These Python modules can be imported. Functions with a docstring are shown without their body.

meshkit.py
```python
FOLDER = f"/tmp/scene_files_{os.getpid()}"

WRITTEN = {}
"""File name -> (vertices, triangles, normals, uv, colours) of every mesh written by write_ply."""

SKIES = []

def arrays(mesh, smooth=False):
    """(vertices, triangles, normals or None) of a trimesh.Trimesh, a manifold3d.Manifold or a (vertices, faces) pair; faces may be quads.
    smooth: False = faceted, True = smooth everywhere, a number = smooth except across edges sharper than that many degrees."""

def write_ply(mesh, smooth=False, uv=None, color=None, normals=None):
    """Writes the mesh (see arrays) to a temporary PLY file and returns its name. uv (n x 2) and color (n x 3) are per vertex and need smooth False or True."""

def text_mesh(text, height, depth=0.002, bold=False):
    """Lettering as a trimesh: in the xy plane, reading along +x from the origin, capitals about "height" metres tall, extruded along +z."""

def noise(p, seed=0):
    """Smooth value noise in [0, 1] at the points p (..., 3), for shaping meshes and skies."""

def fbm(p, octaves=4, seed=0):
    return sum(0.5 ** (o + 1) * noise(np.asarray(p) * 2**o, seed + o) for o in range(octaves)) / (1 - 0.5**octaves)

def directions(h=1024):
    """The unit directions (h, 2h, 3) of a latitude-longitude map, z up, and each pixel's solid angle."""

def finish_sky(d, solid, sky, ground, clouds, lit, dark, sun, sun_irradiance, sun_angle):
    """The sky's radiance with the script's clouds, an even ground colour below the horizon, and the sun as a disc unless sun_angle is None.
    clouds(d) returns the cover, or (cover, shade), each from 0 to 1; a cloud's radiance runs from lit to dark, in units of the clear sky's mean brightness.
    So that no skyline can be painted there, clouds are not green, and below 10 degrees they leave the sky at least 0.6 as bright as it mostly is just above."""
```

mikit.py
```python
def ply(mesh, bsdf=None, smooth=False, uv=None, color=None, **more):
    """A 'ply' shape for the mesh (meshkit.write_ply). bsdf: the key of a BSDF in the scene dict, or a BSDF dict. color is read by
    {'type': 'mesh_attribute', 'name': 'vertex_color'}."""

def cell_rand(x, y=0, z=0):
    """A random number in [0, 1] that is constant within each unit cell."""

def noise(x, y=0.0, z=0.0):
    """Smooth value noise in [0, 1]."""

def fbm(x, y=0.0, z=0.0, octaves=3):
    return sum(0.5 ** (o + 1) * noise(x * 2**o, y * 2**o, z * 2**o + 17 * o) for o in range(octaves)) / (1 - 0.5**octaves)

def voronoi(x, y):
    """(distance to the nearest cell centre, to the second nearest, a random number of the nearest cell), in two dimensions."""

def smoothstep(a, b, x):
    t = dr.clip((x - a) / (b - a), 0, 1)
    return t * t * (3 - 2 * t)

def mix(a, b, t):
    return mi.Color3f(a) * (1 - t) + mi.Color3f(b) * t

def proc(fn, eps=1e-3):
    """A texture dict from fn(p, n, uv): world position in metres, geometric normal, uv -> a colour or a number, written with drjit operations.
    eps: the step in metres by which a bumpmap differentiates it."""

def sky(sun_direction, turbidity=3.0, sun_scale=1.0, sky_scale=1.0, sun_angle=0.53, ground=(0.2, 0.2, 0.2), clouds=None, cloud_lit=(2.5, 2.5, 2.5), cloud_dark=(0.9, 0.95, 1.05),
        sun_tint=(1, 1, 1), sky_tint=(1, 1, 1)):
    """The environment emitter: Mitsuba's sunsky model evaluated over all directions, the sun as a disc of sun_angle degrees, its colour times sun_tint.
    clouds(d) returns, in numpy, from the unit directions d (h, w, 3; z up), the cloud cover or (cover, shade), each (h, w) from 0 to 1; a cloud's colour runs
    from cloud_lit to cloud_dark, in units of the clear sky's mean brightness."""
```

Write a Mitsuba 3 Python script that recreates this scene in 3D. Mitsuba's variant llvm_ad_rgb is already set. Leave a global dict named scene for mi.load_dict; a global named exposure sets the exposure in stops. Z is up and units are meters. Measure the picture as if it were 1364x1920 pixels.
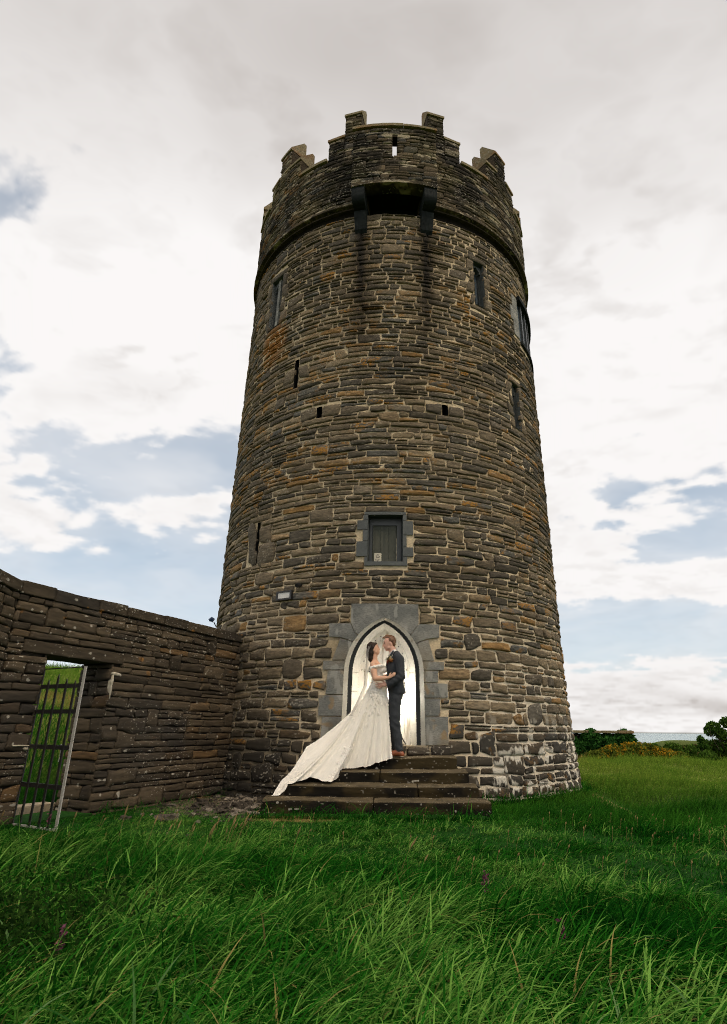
import math, random
import numpy as np, trimesh, manifold3d as m3
import shapely
from shapely.geometry import Polygon, box as sbox
import drjit as dr
import mitsuba as mi
import mikit, meshkit
from mikit import noise, fbm, voronoi, cell_rand, smoothstep, mix, proc

scene, labels = {}, {}
T = mi.ScalarTransform4f
# ------------------------------------------------------------------ camera, sky, exposure
PITCH, ROLL, FOVX = 20.514, 0.6694, 64.04
EYE = np.array([0.0, 0.0, 1.08])
_p, _r = math.radians(PITCH), math.radians(ROLL)
_f = np.array([0, math.cos(_p), math.sin(_p)])
_u = np.array([0, -math.sin(_p), math.cos(_p)])
_x = np.array([1.0, 0, 0])
UP = _u * math.cos(_r) - _x * math.sin(_r)
scene['camera'] = {'type': 'perspective', 'fov': FOVX, 'fov_axis': 'x', 'near_clip': 0.05, 'far_clip': 200000.0,
                   'principal_point_offset_x': -(721 - 682) / 1364.0,
                   'to_world': T().look_at(origin=EYE.tolist(), target=(EYE + _f).tolist(), up=UP.tolist())}
exposure = 2.2


def azel(a, e):
    a, e = math.radians(a), math.radians(e)
    return np.array([math.sin(a) * math.cos(e), math.cos(a) * math.cos(e), math.sin(e)])


def clouds(d):
    """Broken, wind-torn cumulus low down, a bright veil everywhere, a closed grey-white deck overhead."""
    az = np.degrees(np.arctan2(d[..., 0], d[..., 1]))
    el = np.degrees(np.arcsin(np.clip(d[..., 2], -1, 1)))
    k = 1.0 / (np.maximum(d[..., 2], 0) + 0.20)
    q = np.stack([d[..., 0] * k, d[..., 1] * k, d[..., 2] * 0.8], -1)
    warp = np.stack([meshkit.fbm(q * 2.6 + 5, 5, 3), meshkit.fbm(q * 2.6 + 9, 5, 4), 0 * az + .5], -1) - 0.5
    n = meshkit.fbm(q * np.array([2.6, 3.2, 3.0]) + warp * np.array([.75, .5, 0]) + 3.3, 4, 11)
    fine = meshkit.fbm(q * np.array([13, 19, 14]) + warp * np.array([4.5, 3.0, 0]), 6, 19) - .5
    n = n + .46 * fine
    pq = np.stack([az / 8.5, el / 5.0, 0 * az + 3.7], -1)
    pq = pq + .55 * np.stack([meshkit.fbm(pq * 1.6 + 7, 4, 51), meshkit.fbm(pq * 1.6 + 19, 4, 52), .5 + 0 * az], -1)
    puffs = meshkit.fbm(pq, 7, 53)
    low = np.clip((31 - el) / 8, 0, 1) * np.clip(1.4 - np.abs(az) / 90, 0, 1)
    n = n + low * .75 * (puffs - .5)
    dz = meshkit.fbm(q * 1.7 + 40, 3, 8) - 0.5

    def g(a0, e0, sa, se):
        return np.exp(-((az - a0) / sa) ** 2 - ((el - e0) / se) ** 2)

    deck = np.clip((el - 27 + 8 * dz) / 9, 0, 1)
    bias = 0.30 * deck + .02
    bias = bias - .26 * g(-42, 36, 5, 7) - .17 * g(-36, 29, 6, 2.2) - .09 * g(-27, 25.5, 9, 1.8) - .40 * g(-26, 8, 26, 6.0) - .42 * g(27, 8.3, 22, 2.2) - .30 * g(23, 21.0, 5, 2.3) - .18 * g(30, 15.5, 5, 1.2) - .12 * g(19, 17, 3, 2)
    bias = bias - .01 * g(-28, 18, 16, 9) - .12 * g(-42, 36, 5, 7)
    bias = bias + .20 * g(-30, 18, 9, 3.4) + .16 * g(-20, 20, 4, 3.5) + .13 * g(-21, 25.5, 5, 2.2) - .10 * g(-33, 23.5, 5, 1.5) + .40 * g(27, 1.5, 30, 3.2) + .30 * g(28, 12.5, 16, 2.0) + .25 * g(30, 29, 16, 5) + .25 * g(-27, 35, 12, 7) + .3 * g(22, 45, 16, 14)
    bias = bias + 0.3 * np.clip((np.abs(az) - 75) / 30, 0, 1)
    c = n + bias
    cover = np.clip((c - 0.425) / 0.13, 0, 1)
    cover = cover * cover * (3 - 2 * cover)
    veil = np.clip(.48 + .6 * (meshkit.fbm(q * 3.1 + warp * 2 + 60, 4, 29) - .5), 0, .8)
    cover = veil + (1 - veil) * cover
    thick = np.clip((c - .5) / .4, 0, 1)
    s = meshkit.fbm(q * np.array([1.9, 2.4, 2]) + warp * 0.9 + 21, 5, 5)
    shade = np.clip(.02 + 2.3 * (s - 0.46), 0, 1) * .8 * thick + 1.5 * np.clip(-fine + .02, 0, 1) * (.35 + .65 * thick)
    over = np.clip((el - 34 + 22 * dz) / 24, 0, 1)
    shade = shade * (1 - .45 * over) + .55 * over
    shade = shade + .10 * g(32, 3.5, 20, 3) - .45 * g(-24, 36, 14, 9) - .15 * g(27, 30, 12, 7)
    return cover, np.clip(shade, 0, 1)


SUN = azel(146, 52)
scene['sky'] = mikit.sky(SUN.tolist(), turbidity=4.0, sun_scale=0.22, sun_angle=24, sky_scale=1.0, ground=(0.08, 0.09, 0.05),
                         clouds=clouds, cloud_lit=(2.10, 2.05, 2.02), cloud_dark=(1.12, 1.03, .97), sky_tint=(1.25, 1.08, 0.88), sun_tint=(1, .97, .9))

# ------------------------------------------------------------------ helpers
rng = np.random.default_rng(7)


def lab(key, label=None, cat=None, group=None, kind=None):
    d = {}
    for k, v in (('label', label), ('category', cat), ('group', group), ('kind', kind)):
        if v:
            d[k] = v
    labels[key] = d


_used = {}


def name(base):
    n = _used.get(base, 0)
    _used[base] = n + 1
    return base if n == 0 else f'{base}_{n:03d}'


def add(key, mesh, bsdf, smooth=False, uv=None, **more):
    key = name(key)
    if uv is not None and smooth not in (True, False):      # one tone for the whole piece
        mesh = cat([mesh])
        n = meshkit.arrays(mesh, smooth)
        mesh, uv, smooth = (n[0], n[1]), np.tile(uv[0], (len(n[0]), 1)), True
    scene[key] = mikit.ply(mesh, bsdf, smooth=smooth, uv=uv, **more)
    return key


def cat(ms):
    vs, fs, o = [], [], 0
    for m in ms:
        if hasattr(m, 'to_mesh'):
            mm = m.to_mesh(); v, f = mm.vert_properties[:, :3], mm.tri_verts
        elif isinstance(m, tuple):
            v, f = m
        else:
            v, f = m.vertices, m.faces
        f = np.asarray(f)
        if f.shape[1] == 4:
            f = np.vstack([f[:, [0, 1, 2]], f[:, [0, 2, 3]]])
        vs.append(np.asarray(v, float)); fs.append(f + o); o += len(v)
    return np.vstack(vs), np.vstack(fs)


def bx(lo, hi):
    lo, hi = np.array(lo, float), np.array(hi, float)
    return trimesh.creation.box(extents=hi - lo, transform=trimesh.transformations.translation_matrix((lo + hi) / 2))


def tube(pts, rad, sides=8, caps=True):
    p = np.asarray(pts, float)
    rad = np.broadcast_to(np.asarray(rad, float), (len(p),))
    t = np.gradient(p, axis=0); t /= np.linalg.norm(t, axis=1, keepdims=True) + 1e-12
    ref = np.array([0, 0, 1.0]) if abs(t[:, 2]).max() < 0.95 else np.array([0.9, 0.43, 0.0])
    a = np.cross(t, ref); a /= np.linalg.norm(a, axis=1, keepdims=True) + 1e-12
    b = np.cross(t, a)
    ang = np.arange(sides) * 2 * np.pi / sides
    v = p[:, None] + rad[:, None, None] * (np.cos(ang)[None, :, None] * a[:, None] + np.sin(ang)[None, :, None] * b[:, None])
    v = v.reshape(-1, 3)
    i, j = np.meshgrid(np.arange(len(p) - 1), np.arange(sides), indexing='ij')
    q = np.stack([i * sides + j, (i + 1) * sides + j, (i + 1) * sides + (j + 1) % sides, i * sides + (j + 1) % sides], -1).reshape(-1, 4)
    f = np.vstack([q[:, [0, 1, 2]], q[:, [0, 2, 3]]])
    if caps:
        n = len(v); v = np.vstack([v, p[:1], p[-1:]])
        k = np.arange(sides); e = (len(p) - 1) * sides
        f = np.vstack([f, np.stack([np.full(sides, n), k, (k + 1) % sides], 1), np.stack([np.full(sides, n + 1), e + (k + 1) % sides, e + k], 1)])
    return v, f


def rgb(*c):
    return {'type': 'rgb', 'value': list(c)}


def mat(key, base, rough=0.85, spec=0.3, **more):
    scene[key] = {'type': 'twosided', 'b': {'type': 'principled', 'base_color': base if isinstance(base, dict) else rgb(*base), 'roughness': rough, 'specular': spec, **more}}


C3 = mi.Color3f
AX = np.array([0.1147, 13.8095])


def RW(z):
    z = np.asarray(z, float)
    return 3.9 - 0.0108 * z + .11 * np.clip(1 - z / 2.2, 0, 1) ** 1.4


def cyl(s, z, off=0.0, R=None):
    """arc length s (at 3.9 m), height z, offset from the wall face -> world"""
    s, z = np.broadcast_arrays(np.asarray(s, float), np.asarray(z, float))
    r = (RW(z) if R is None else R) + off
    th = s / 3.9
    return np.stack([AX[0] + r * np.sin(th), AX[1] - r * np.cos(th), z + 0 * th], -1)


def toward_cam(P, N):
    d = EYE - P
    return (d * N).sum(-1) / np.linalg.norm(d, axis=-1)


# pixel size of one metre at P (for choosing which pieces show largest)
def shown_area(P, N, area):
    d = EYE - P
    L = np.linalg.norm(d, axis=-1)
    inview = (P[:, 1] > 0.5) & (np.abs(P[:, 0] / np.maximum(P[:, 1], .1)) < 0.75)
    return np.where(inview, area * np.maximum((d * N).sum(-1) / L, 0) / L**2, 0)


def stones(cells, mapf, nx=9, ny=6, proud=(0.006, 0.035), rough=0.012, rnd=0.35, seed=1, skirt=0.035, wob=0.0):
    """cells (n, 4): s0, s1, z0, z1 -> (verts (n, m, 3), faces, uv (n, m, 2)): bulging rough stones with sunken rims"""
    cells = np.asarray(cells, float)
    g = np.random.default_rng(seed)
    n = len(cells)
    a = np.concatenate([[-1], np.linspace(-1, 1, nx), [1]])
    b = np.concatenate([[-1], np.linspace(-1, 1, ny), [1]])
    A, B = np.meshgrid(a, b, indexing='ij')
    rim = np.zeros_like(A, bool); rim[0] = rim[-1] = True; rim[:, 0] = rim[:, -1] = True
    A, B, rim = A.ravel(), B.ravel(), rim.ravel()
    w, h = nx + 2, ny + 2
    i, j = np.meshgrid(np.arange(w - 1), np.arange(h - 1), indexing='ij')
    q = np.stack([i * h + j, (i + 1) * h + j, (i + 1) * h + j + 1, i * h + j + 1], -1).reshape(-1, 4)
    f = np.vstack([q[:, [0, 1, 2]], q[:, [0, 2, 3]]])
    hw = (cells[:, 1] - cells[:, 0])[:, None] / 2; hh = (cells[:, 3] - cells[:, 2])[:, None] / 2
    cs = (cells[:, 1] + cells[:, 0])[:, None] / 2; cz = (cells[:, 3] + cells[:, 2])[:, None] / 2
    c = np.clip(rnd + g.normal(0, .13, (n, 1)), .02, .7)
    # round the corners by about half the stone's height, so that long stones stay long
    asp = np.clip(hh / hw, .1, 1)
    Ae = np.sign(A) * (1 - (1 - np.abs(A)))
    u = hw * Ae * 1.0
    cornx = np.clip((np.abs(A) - (1 - asp)) / asp, 0, 1)
    v = hh * B * (1 - c * 0.5 * cornx**2)
    u = u * (1 - c * 0.5 * asp * np.abs(B) ** 3)
    v = v * (1 + g.normal(0, .13, (n, 1)) * A) + hh * g.normal(0, .10, (n, 1)) * A
    u = u + hh * g.normal(0, .16, (n, 1)) * B
    p = np.stack([cs + u, cz + v, 0 * u + np.arange(n)[:, None] * 3.7], -1)
    u = u + hh * 0.34 * (meshkit.noise(p * np.array([11, 19, 1]), 5) - .5)
    v = v + hh * 0.40 * (meshkit.noise(p * np.array([7, 12, 1]), 6) - .5)
    pr = g.uniform(*proud, (n, 1))
    e = np.maximum(np.abs(A) ** (4 + 5 / asp), np.abs(B) ** 5)
    d = pr * (1 - 0.6 * e) + rough * 2 * (meshkit.fbm(p * np.array([8, 30, 1]), 3, 9) - .5) + g.normal(0, .25, (n, 1)) * pr * B + g.normal(0, .2, (n, 1)) * pr * A
    d = np.where(rim, -skirt, d)
    S, Z = cs + u, cz + v
    if wob:
        Z = Z + wob * (meshkit.noise(np.stack([S * .9, Z * .8, 0 * S], -1), 31) - .5) * 2
    V = mapf(S, Z, d)
    t = g.random((n, 1)); k = g.random((n, 1))
    uv = np.stack([np.broadcast_to(t, S.shape), np.broadcast_to(k, S.shape)], -1)
    return V, f, uv


def emit_stones(V, f, uv, sel, key, bsdf):
    for i in np.nonzero(sel)[0]:
        add(key, (V[i], f), bsdf, smooth=True, uv=uv[i])


def joined(V, f, uv):
    n, m = V.shape[:2]
    F = (f[None] + (np.arange(n) * m)[:, None, None]).reshape(-1, 3)
    return (V.reshape(-1, 3), F), uv.reshape(-1, 2)


def courses(s0, s1, z0, z1, hfun, lfun, gaps, blocks, seed, split=0.2, jump=0.08):
    """Cells of coursed rubble between s0..s1, z0..z1 around the blocks (list of s0,s1,z0,z1). gaps(z) -> (gs, gz)."""
    g = np.random.default_rng(seed)
    out, z, bl = [], z0, [list(b) for b in blocks]
    rows = []
    while z < z1 - 0.03:
        h = g.uniform(*hfun(z))
        if z + h > z1 - 0.05:
            h = z1 - z
        rows.append((z, z + h)); z += h
    for r, (a, b) in enumerate(rows):
        h = b - a
        # free intervals
        iv = [(s0, s1)]
        for q in bl:
            ov = min(b, q[3]) - max(a, q[2])
            if ov > 0.3 * h:
                new = []
                for (p0, p1) in iv:
                    if q[1] <= p0 or q[0] >= p1:
                        new.append((p0, p1))
                    else:
                        if q[0] - p0 > 0.04: new.append((p0, q[0]))
                        if p1 - q[1] > 0.04: new.append((q[1], p1))
                iv = new
        gs, gz = gaps(a)
        for (p0, p1) in iv:
            s = p0
            while s < p1 - 0.03:
                L = g.uniform(*lfun(a))
                if g.random() < .15: L *= .5
                if p1 - (s + L) < 0.5 * lfun(a)[0]: L = p1 - s
                top = b
                u = g.random()
                if u < jump and r + 1 < len(rows) and L < .55 and L > .9 * (rows[r + 1][1] - a) and not any(min(rows[r + 1][1], q[3]) > max(b, q[2]) and q[1] > s and q[0] < s + L for q in bl):
                    top = rows[r + 1][1]
                    bl.append([s, s + L, b, top])
                c = [s + gs / 2, s + L - gs / 2, a + gz / 2, top - gz / 2]
                if c[1] - c[0] > 0.03:
                    if top == b and g.random() < split and h > 0.11:
                        k = a + h * g.uniform(.38, .62)
                        out.append([c[0], c[1], c[2], k - gz * .35])
                        m = c[0] + (c[1] - c[0]) * g.uniform(.3, .7)
                        if g.random() < .5 and c[1] - c[0] > .35:
                            out.append([c[0], m - gs / 2, k + gz * .35, c[3]]); out.append([m + gs / 2, c[1], k + gz * .35, c[3]])
                        else:
                            out.append([c[0], c[1], k + gz * .35, c[3]])
                    else:
                        out.append(c)
                s += L
    return np.array(out)
# ------------------------------------------------------------------ materials


def n3(p, k, kz=None, o=0.0):
    kz = k if kz is None else kz
    return noise(p.x * k + o, p.y * k + 7.3 + o, p.z * kz + 3.1)


def f3(p, k, kz=None, o=0.0, octaves=3):
    kz = k if kz is None else kz
    return fbm(p.x * k + o, p.y * k + 7.3 + o, p.z * kz + 3.1, octaves=octaves)


def lichen(c, p, orange, white):
    """orange crust, pale rosettes and small white specks growing on stone"""
    g = n3(p, 38.0, o=5)
    m = smoothstep(0.60 - 0.22 * orange, 0.72 - 0.15 * orange, f3(p, 3.1, 4.2, o=11, octaves=4)) * smoothstep(.25, .6, g)
    c = mix(c, mix(C3(.20, .105, .022), C3(.42, .19, .02), n3(p, 60.0)), m * smoothstep(0.05, 0.6, orange) * .85)
    w = smoothstep(0.70, 0.78, n3(p, 34.0, 40.0, o=31)) * smoothstep(.5, .62, f3(p, 2.3, o=50))
    w2 = smoothstep(0.80 - .06 * white, 0.84 - .05 * white, n3(p, 13.0, 17.0, o=61) * .75 + .25 * n3(p, 70.0)) * white
    return mix(c, C3(.46, .43, .36), dr.minimum(w * (.35 + .5 * white) + w2, .9))


def stone_tone(t, k):
    c = mix(C3(.056, .049, .038), C3(.102, .081, .054), smoothstep(0.0, .55, t))
    c = mix(c, C3(.145, .114, .073), smoothstep(.5, .88, t))
    c = mix(c, C3(.165, .098, .038), smoothstep(.92, .98, t))
    return mix(c, C3(.070, .070, .064), smoothstep(.80, .9, k) * .8)


def tower_geo(p):
    th = dr.atan2(p.x - float(AX[0]), float(AX[1]) - p.y)
    return th * 3.9, th


def streaks(p, s):
    """run-off stains below the two corbels, fading down the wall: (black core, brown wash)"""
    dark, wash = mi.Float(0), mi.Float(0)
    for s0 in (-0.72, 0.74):
        x = s - s0 + 0.10 * (noise(p.z * 1.3, s0) - .5)
        fall = smoothstep(8.0, 10.6, p.z) * (1 - smoothstep(11.66, 11.74, p.z))
        br = noise(s * 26.0, p.z * 2.5)
        dark = dr.maximum(dark, dr.exp(-dr.square(x / .13)) * fall * smoothstep(.0, .45, br + .4 * fall))
        wash = dr.maximum(wash, dr.exp(-dr.square(x / .34)) * smoothstep(7.3, 10.0, p.z) * (1 - smoothstep(11.66, 11.74, p.z)) * (.55 + .45 * br))
    return dark, wash


def tower_stone(p, n, uv):
    s, th = tower_geo(p)
    c = stone_tone(uv.x, uv.y)
    c = 1.18 * c * (0.30 + 1.4 * f3(p, 9.0, 34.0, octaves=4)) * (.72 + .56 * noise(s * 34.0, p.z * 60.0))
    c = c * (0.8 + 0.4 * smoothstep(.2, .7, f3(p, .55, .5, o=20)))
    zone = smoothstep(.35, .75, f3(p, .42, .42, o=2.0, octaves=2))
    orange = dr.minimum(1.0, smoothstep(.78, .99, uv.y) * .75 + .50 * zone * smoothstep(.2, .6, uv.x))
    rust = smoothstep(1.1, .35, dr.sqrt(dr.square((s + 3.05) / .55) + dr.square((p.z - 9.25) / .75)) + .5 * (f3(p, 3.0) - .5))
    under = dr.exp(-dr.square((s - 1.9) / .25) - dr.square((p.z - 9.6) / .4))
    orange = dr.minimum(1.0, orange + rust + under)
    white = smoothstep(.9, .99, uv.x * .5 + .5 * n3(p, 1.7, o=80)) + .4 * smoothstep(2.4, .8, p.z)
    # whitewash and dark algae round the foot of the tower
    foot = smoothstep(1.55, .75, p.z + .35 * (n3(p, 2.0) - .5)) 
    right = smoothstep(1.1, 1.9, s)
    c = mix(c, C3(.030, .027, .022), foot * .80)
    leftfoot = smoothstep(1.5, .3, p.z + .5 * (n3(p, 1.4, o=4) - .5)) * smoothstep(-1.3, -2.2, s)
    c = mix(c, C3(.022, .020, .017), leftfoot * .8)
    lime = smoothstep(.555, .66, n3(p, 7.0, 4.0, o=13) * .7 + .3 * n3(p, 30.0, 12.0)) * foot * right
    c = lichen(c, p, orange * (1 - .6 * foot), dr.minimum(white, 1.0))
    c = mix(c, C3(.52, .49, .42), lime)
    c = mix(c, C3(.24, .105, .022) * (.5 + n3(p, 24.0, 40.0)), rust * .85)
    dark, wash = streaks(p, s)
    c = mix(c, C3(.045, .030, .014), wash * .75)
    c = mix(c, C3(.012, .010, .008), dark * .93)
    return c


def tower_mortar(p, n, uv):
    s, th = tower_geo(p)
    c = mix(C3(.46, .37, .24), C3(.64, .54, .38), f3(p, 3.0, 5.0)) * (.75 + .5 * n3(p, 45.0))
    c = c * mix(C3(.62, .60, .56), C3(1, 1, 1), smoothstep(.3, .62, f3(p, .6, .8, o=9) + .10 * smoothstep(6.0, 3.0, p.z)))
    right = smoothstep(.9, 1.8, s) * smoothstep(3.4, 1.6, p.z)
    c = mix(c, C3(.62, .56, .45), right * .8)
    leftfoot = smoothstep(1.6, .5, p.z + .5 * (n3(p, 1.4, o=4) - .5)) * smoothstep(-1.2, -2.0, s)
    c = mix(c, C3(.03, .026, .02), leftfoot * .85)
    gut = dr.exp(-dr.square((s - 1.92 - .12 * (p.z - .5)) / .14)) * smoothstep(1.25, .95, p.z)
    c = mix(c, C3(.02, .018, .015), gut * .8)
    dark, wash = streaks(p, s)
    c = mix(c, C3(.085, .058, .026), wash * .75)
    return mix(c, C3(.014, .012, .009), dark * .97)


mat('m_tower_stone', proc(tower_stone), .86, .25)
mat('m_mortar', proc(tower_mortar), .95, .15)


def parapet_stone(p, n, uv):
    s, th = tower_geo(p)
    c = mix(C3(.045, .037, .026), C3(.115, .088, .055), uv.x)
    c = mix(c, C3(.050, .050, .046), smoothstep(.75, .9, uv.y))
    c = c * (.4 + 1.2 * f3(p, 8.0, 46.0, octaves=4))
    run = smoothstep(.50, .64, f3(p, 1.1, .6, o=15) + .12 * n3(p, 9.0, 2.0))
    c = mix(c, C3(.012, .011, .009), run * .85)
    pale = smoothstep(.595, .66, f3(p, 2.6, 7.5, o=26, octaves=4)) * (1 - .5 * run)
    c = mix(c, C3(.38, .33, .235), pale * .8)
    green = smoothstep(.45, .75, f3(p, 1.4, o=44)) * .35
    c = mix(c, C3(.12, .105, .045), green)
    return lichen(c, p, .10 + .22 * smoothstep(-2.0, -3.2, s), .45)


mat('m_parapet_stone', proc(parapet_stone), .9, .2)
mat('m_parapet_core', proc(lambda p, n, uv: C3(.05, .04, .028) * (.5 + n3(p, 14.0, 30.0))), .95, .1)


def coping(p, n, uv):
    c = mix(C3(.15, .125, .07), C3(.24, .205, .125), f3(p, 5.0, o=3))
    c = mix(c, C3(.20, .10, .04), smoothstep(.5, .68, f3(p, 2.2, o=19)) * .55)
    return lichen(c, p, .2, .5)


mat('m_coping', proc(coping), .88, .25)


def ashlar(p, n, uv):
    """dressed blue-grey limestone with tooling and damp stains"""
    s, th = tower_geo(p)
    c = mix(C3(.105, .112, .108), C3(.245, .243, .222), smoothstep(.25, .75, f3(p, 4.0, 4.0, o=6, octaves=5)) * .65 + .35 * uv.x) * (.66 + .68 * n3(p, 45.0, 70.0))
    brown = smoothstep(.42, .68, f3(p, 1.8, 1.2, o=33)) * smoothstep(2.7, 1.8, p.z)
    c = mix(c, C3(.175, .135, .075), brown * .8)
    c = mix(c, C3(.33, .33, .30), smoothstep(.60, .68, f3(p, 9.0, 3.0, o=91)) * .6)
    c = mix(c, C3(.30, .17, .03), smoothstep(.6, .7, f3(p, 6.0, o=41)) * smoothstep(2.4, 1.6, p.z) * .45)
    damp = smoothstep(.55, .72, f3(p, 2.0, .8, o=71)) * smoothstep(2.2, 1.2, p.z)
    return mix(c, C3(.06, .063, .06), damp * .55)


mat('m_ashlar', proc(ashlar), .75, .35)
mat('m_ashlar_dark', proc(lambda p, n, uv: mix(C3(.050, .058, .060), C3(.095, .105, .105), f3(p, 3.0, 6.0) * .8 + .2 * uv.x) * (.85 + .3 * n3(p, 50.0))), .6, .4)
mat('m_corbel', proc(lambda p, n, uv: mix(C3(.007, .010, .011), C3(.020, .025, .026), f3(p, 2.5, 9.0)) * (.6 + .8 * n3(p, 40.0, 8.0))), .8, .12)
mat('m_reveal', proc(lambda p, n, uv: mix(C3(.38, .37, .33), C3(.54, .52, .47), f3(p, 3.0)) * (.9 + .2 * n3(p, 40.0))), .7, .3)
mat('m_chamfer', proc(lambda p, n, uv: mix(C3(.26, .25, .21), C3(.42, .405, .36), f3(p, 4.0)) * (.9 + .2 * n3(p, 50.0))), .7, .3)
mat('m_black_paint', proc(lambda p, n, uv: C3(.010, .013, .014) * (.6 + .8 * f3(p, 6.0, 3.0))), .5, .4)


def door_paint(p, n, uv):
    c = mix(C3(.70, .67, .60), C3(.80, .78, .72), f3(p, 6.0, 1.5, o=3))
    worn = smoothstep(.58, .72, f3(p, 14.0, 1.6, o=20) + .12 * smoothstep(1.5, .9, p.z))
    return mix(c, C3(.38, .29, .16), worn * .6)


mat('m_door_paint', proc(door_paint), .5, .4)
mat('m_iron', proc(lambda p, n, uv: mix(C3(.012, .014, .015), C3(.03, .028, .026), f3(p, 12.0))), .5, .5)
mat('m_galv', proc(lambda p, n, uv: mix(C3(.36, .36, .34), C3(.58, .57, .53), f3(p, 14.0, 40.0))), .5, .5)
mat('m_plastic_black', (.012, .012, .013), .4, .5)
mat('m_lamp_glass', (.60, .60, .58), .25, .5)
mat('m_blue_plastic', (.02, .05, .12), .4, .5)
mat('m_void', (.006, .006, .006), .9, .1)


def board_wood(p, n, uv):
    g = f3(p, 30.0, 3.0, o=8)
    c = mix(C3(.045, .052, .048), C3(.105, .108, .085), g)
    return mix(c, C3(.16, .13, .05), smoothstep(.55, .72, f3(p, 9.0, 1.6, o=55)) * .5)


mat('m_board', proc(board_wood), .8, .3)
mat('m_window_metal', (.035, .042, .045), .4, .5)
scene['m_glass'] = {'type': 'twosided', 'b': {'type': 'principled', 'base_color': rgb(.06, .085, .11), 'roughness': .08, 'specular': .8}}
mat('m_paper', (.55, .52, .43), .8, .2)
mat('m_ink', (.03, .03, .03), .8, .2)


def wall_stone(p, n, uv):
    c = mix(C3(.034, .027, .019), C3(.088, .067, .043), uv.x)
    c = mix(c, C3(.13, .075, .03), smoothstep(.92, .98, uv.y) * .7)
    c = c * (.35 + 1.3 * f3(p, 7.0, 30.0, octaves=4))
    dark = smoothstep(.45, .65, f3(p, .9, .9, o=37))
    c = mix(c, C3(.028, .027, .026), dark * .55)
    sp = smoothstep(.80, .85, n3(p, 52.0, 58.0, o=3)) * smoothstep(.40, .62, f3(p, 1.6, o=90))
    sp = dr.maximum(sp, smoothstep(.87, .90, n3(p, 17.0, o=12)) * .7)
    c = mix(c, C3(.48, .45, .38), sp * .85)
    return mix(c, C3(.30, .14, .03), smoothstep(.72, .80, f3(p, 5.4, o=63)) * .6 * smoothstep(1.2, 2.2, p.z))


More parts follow.
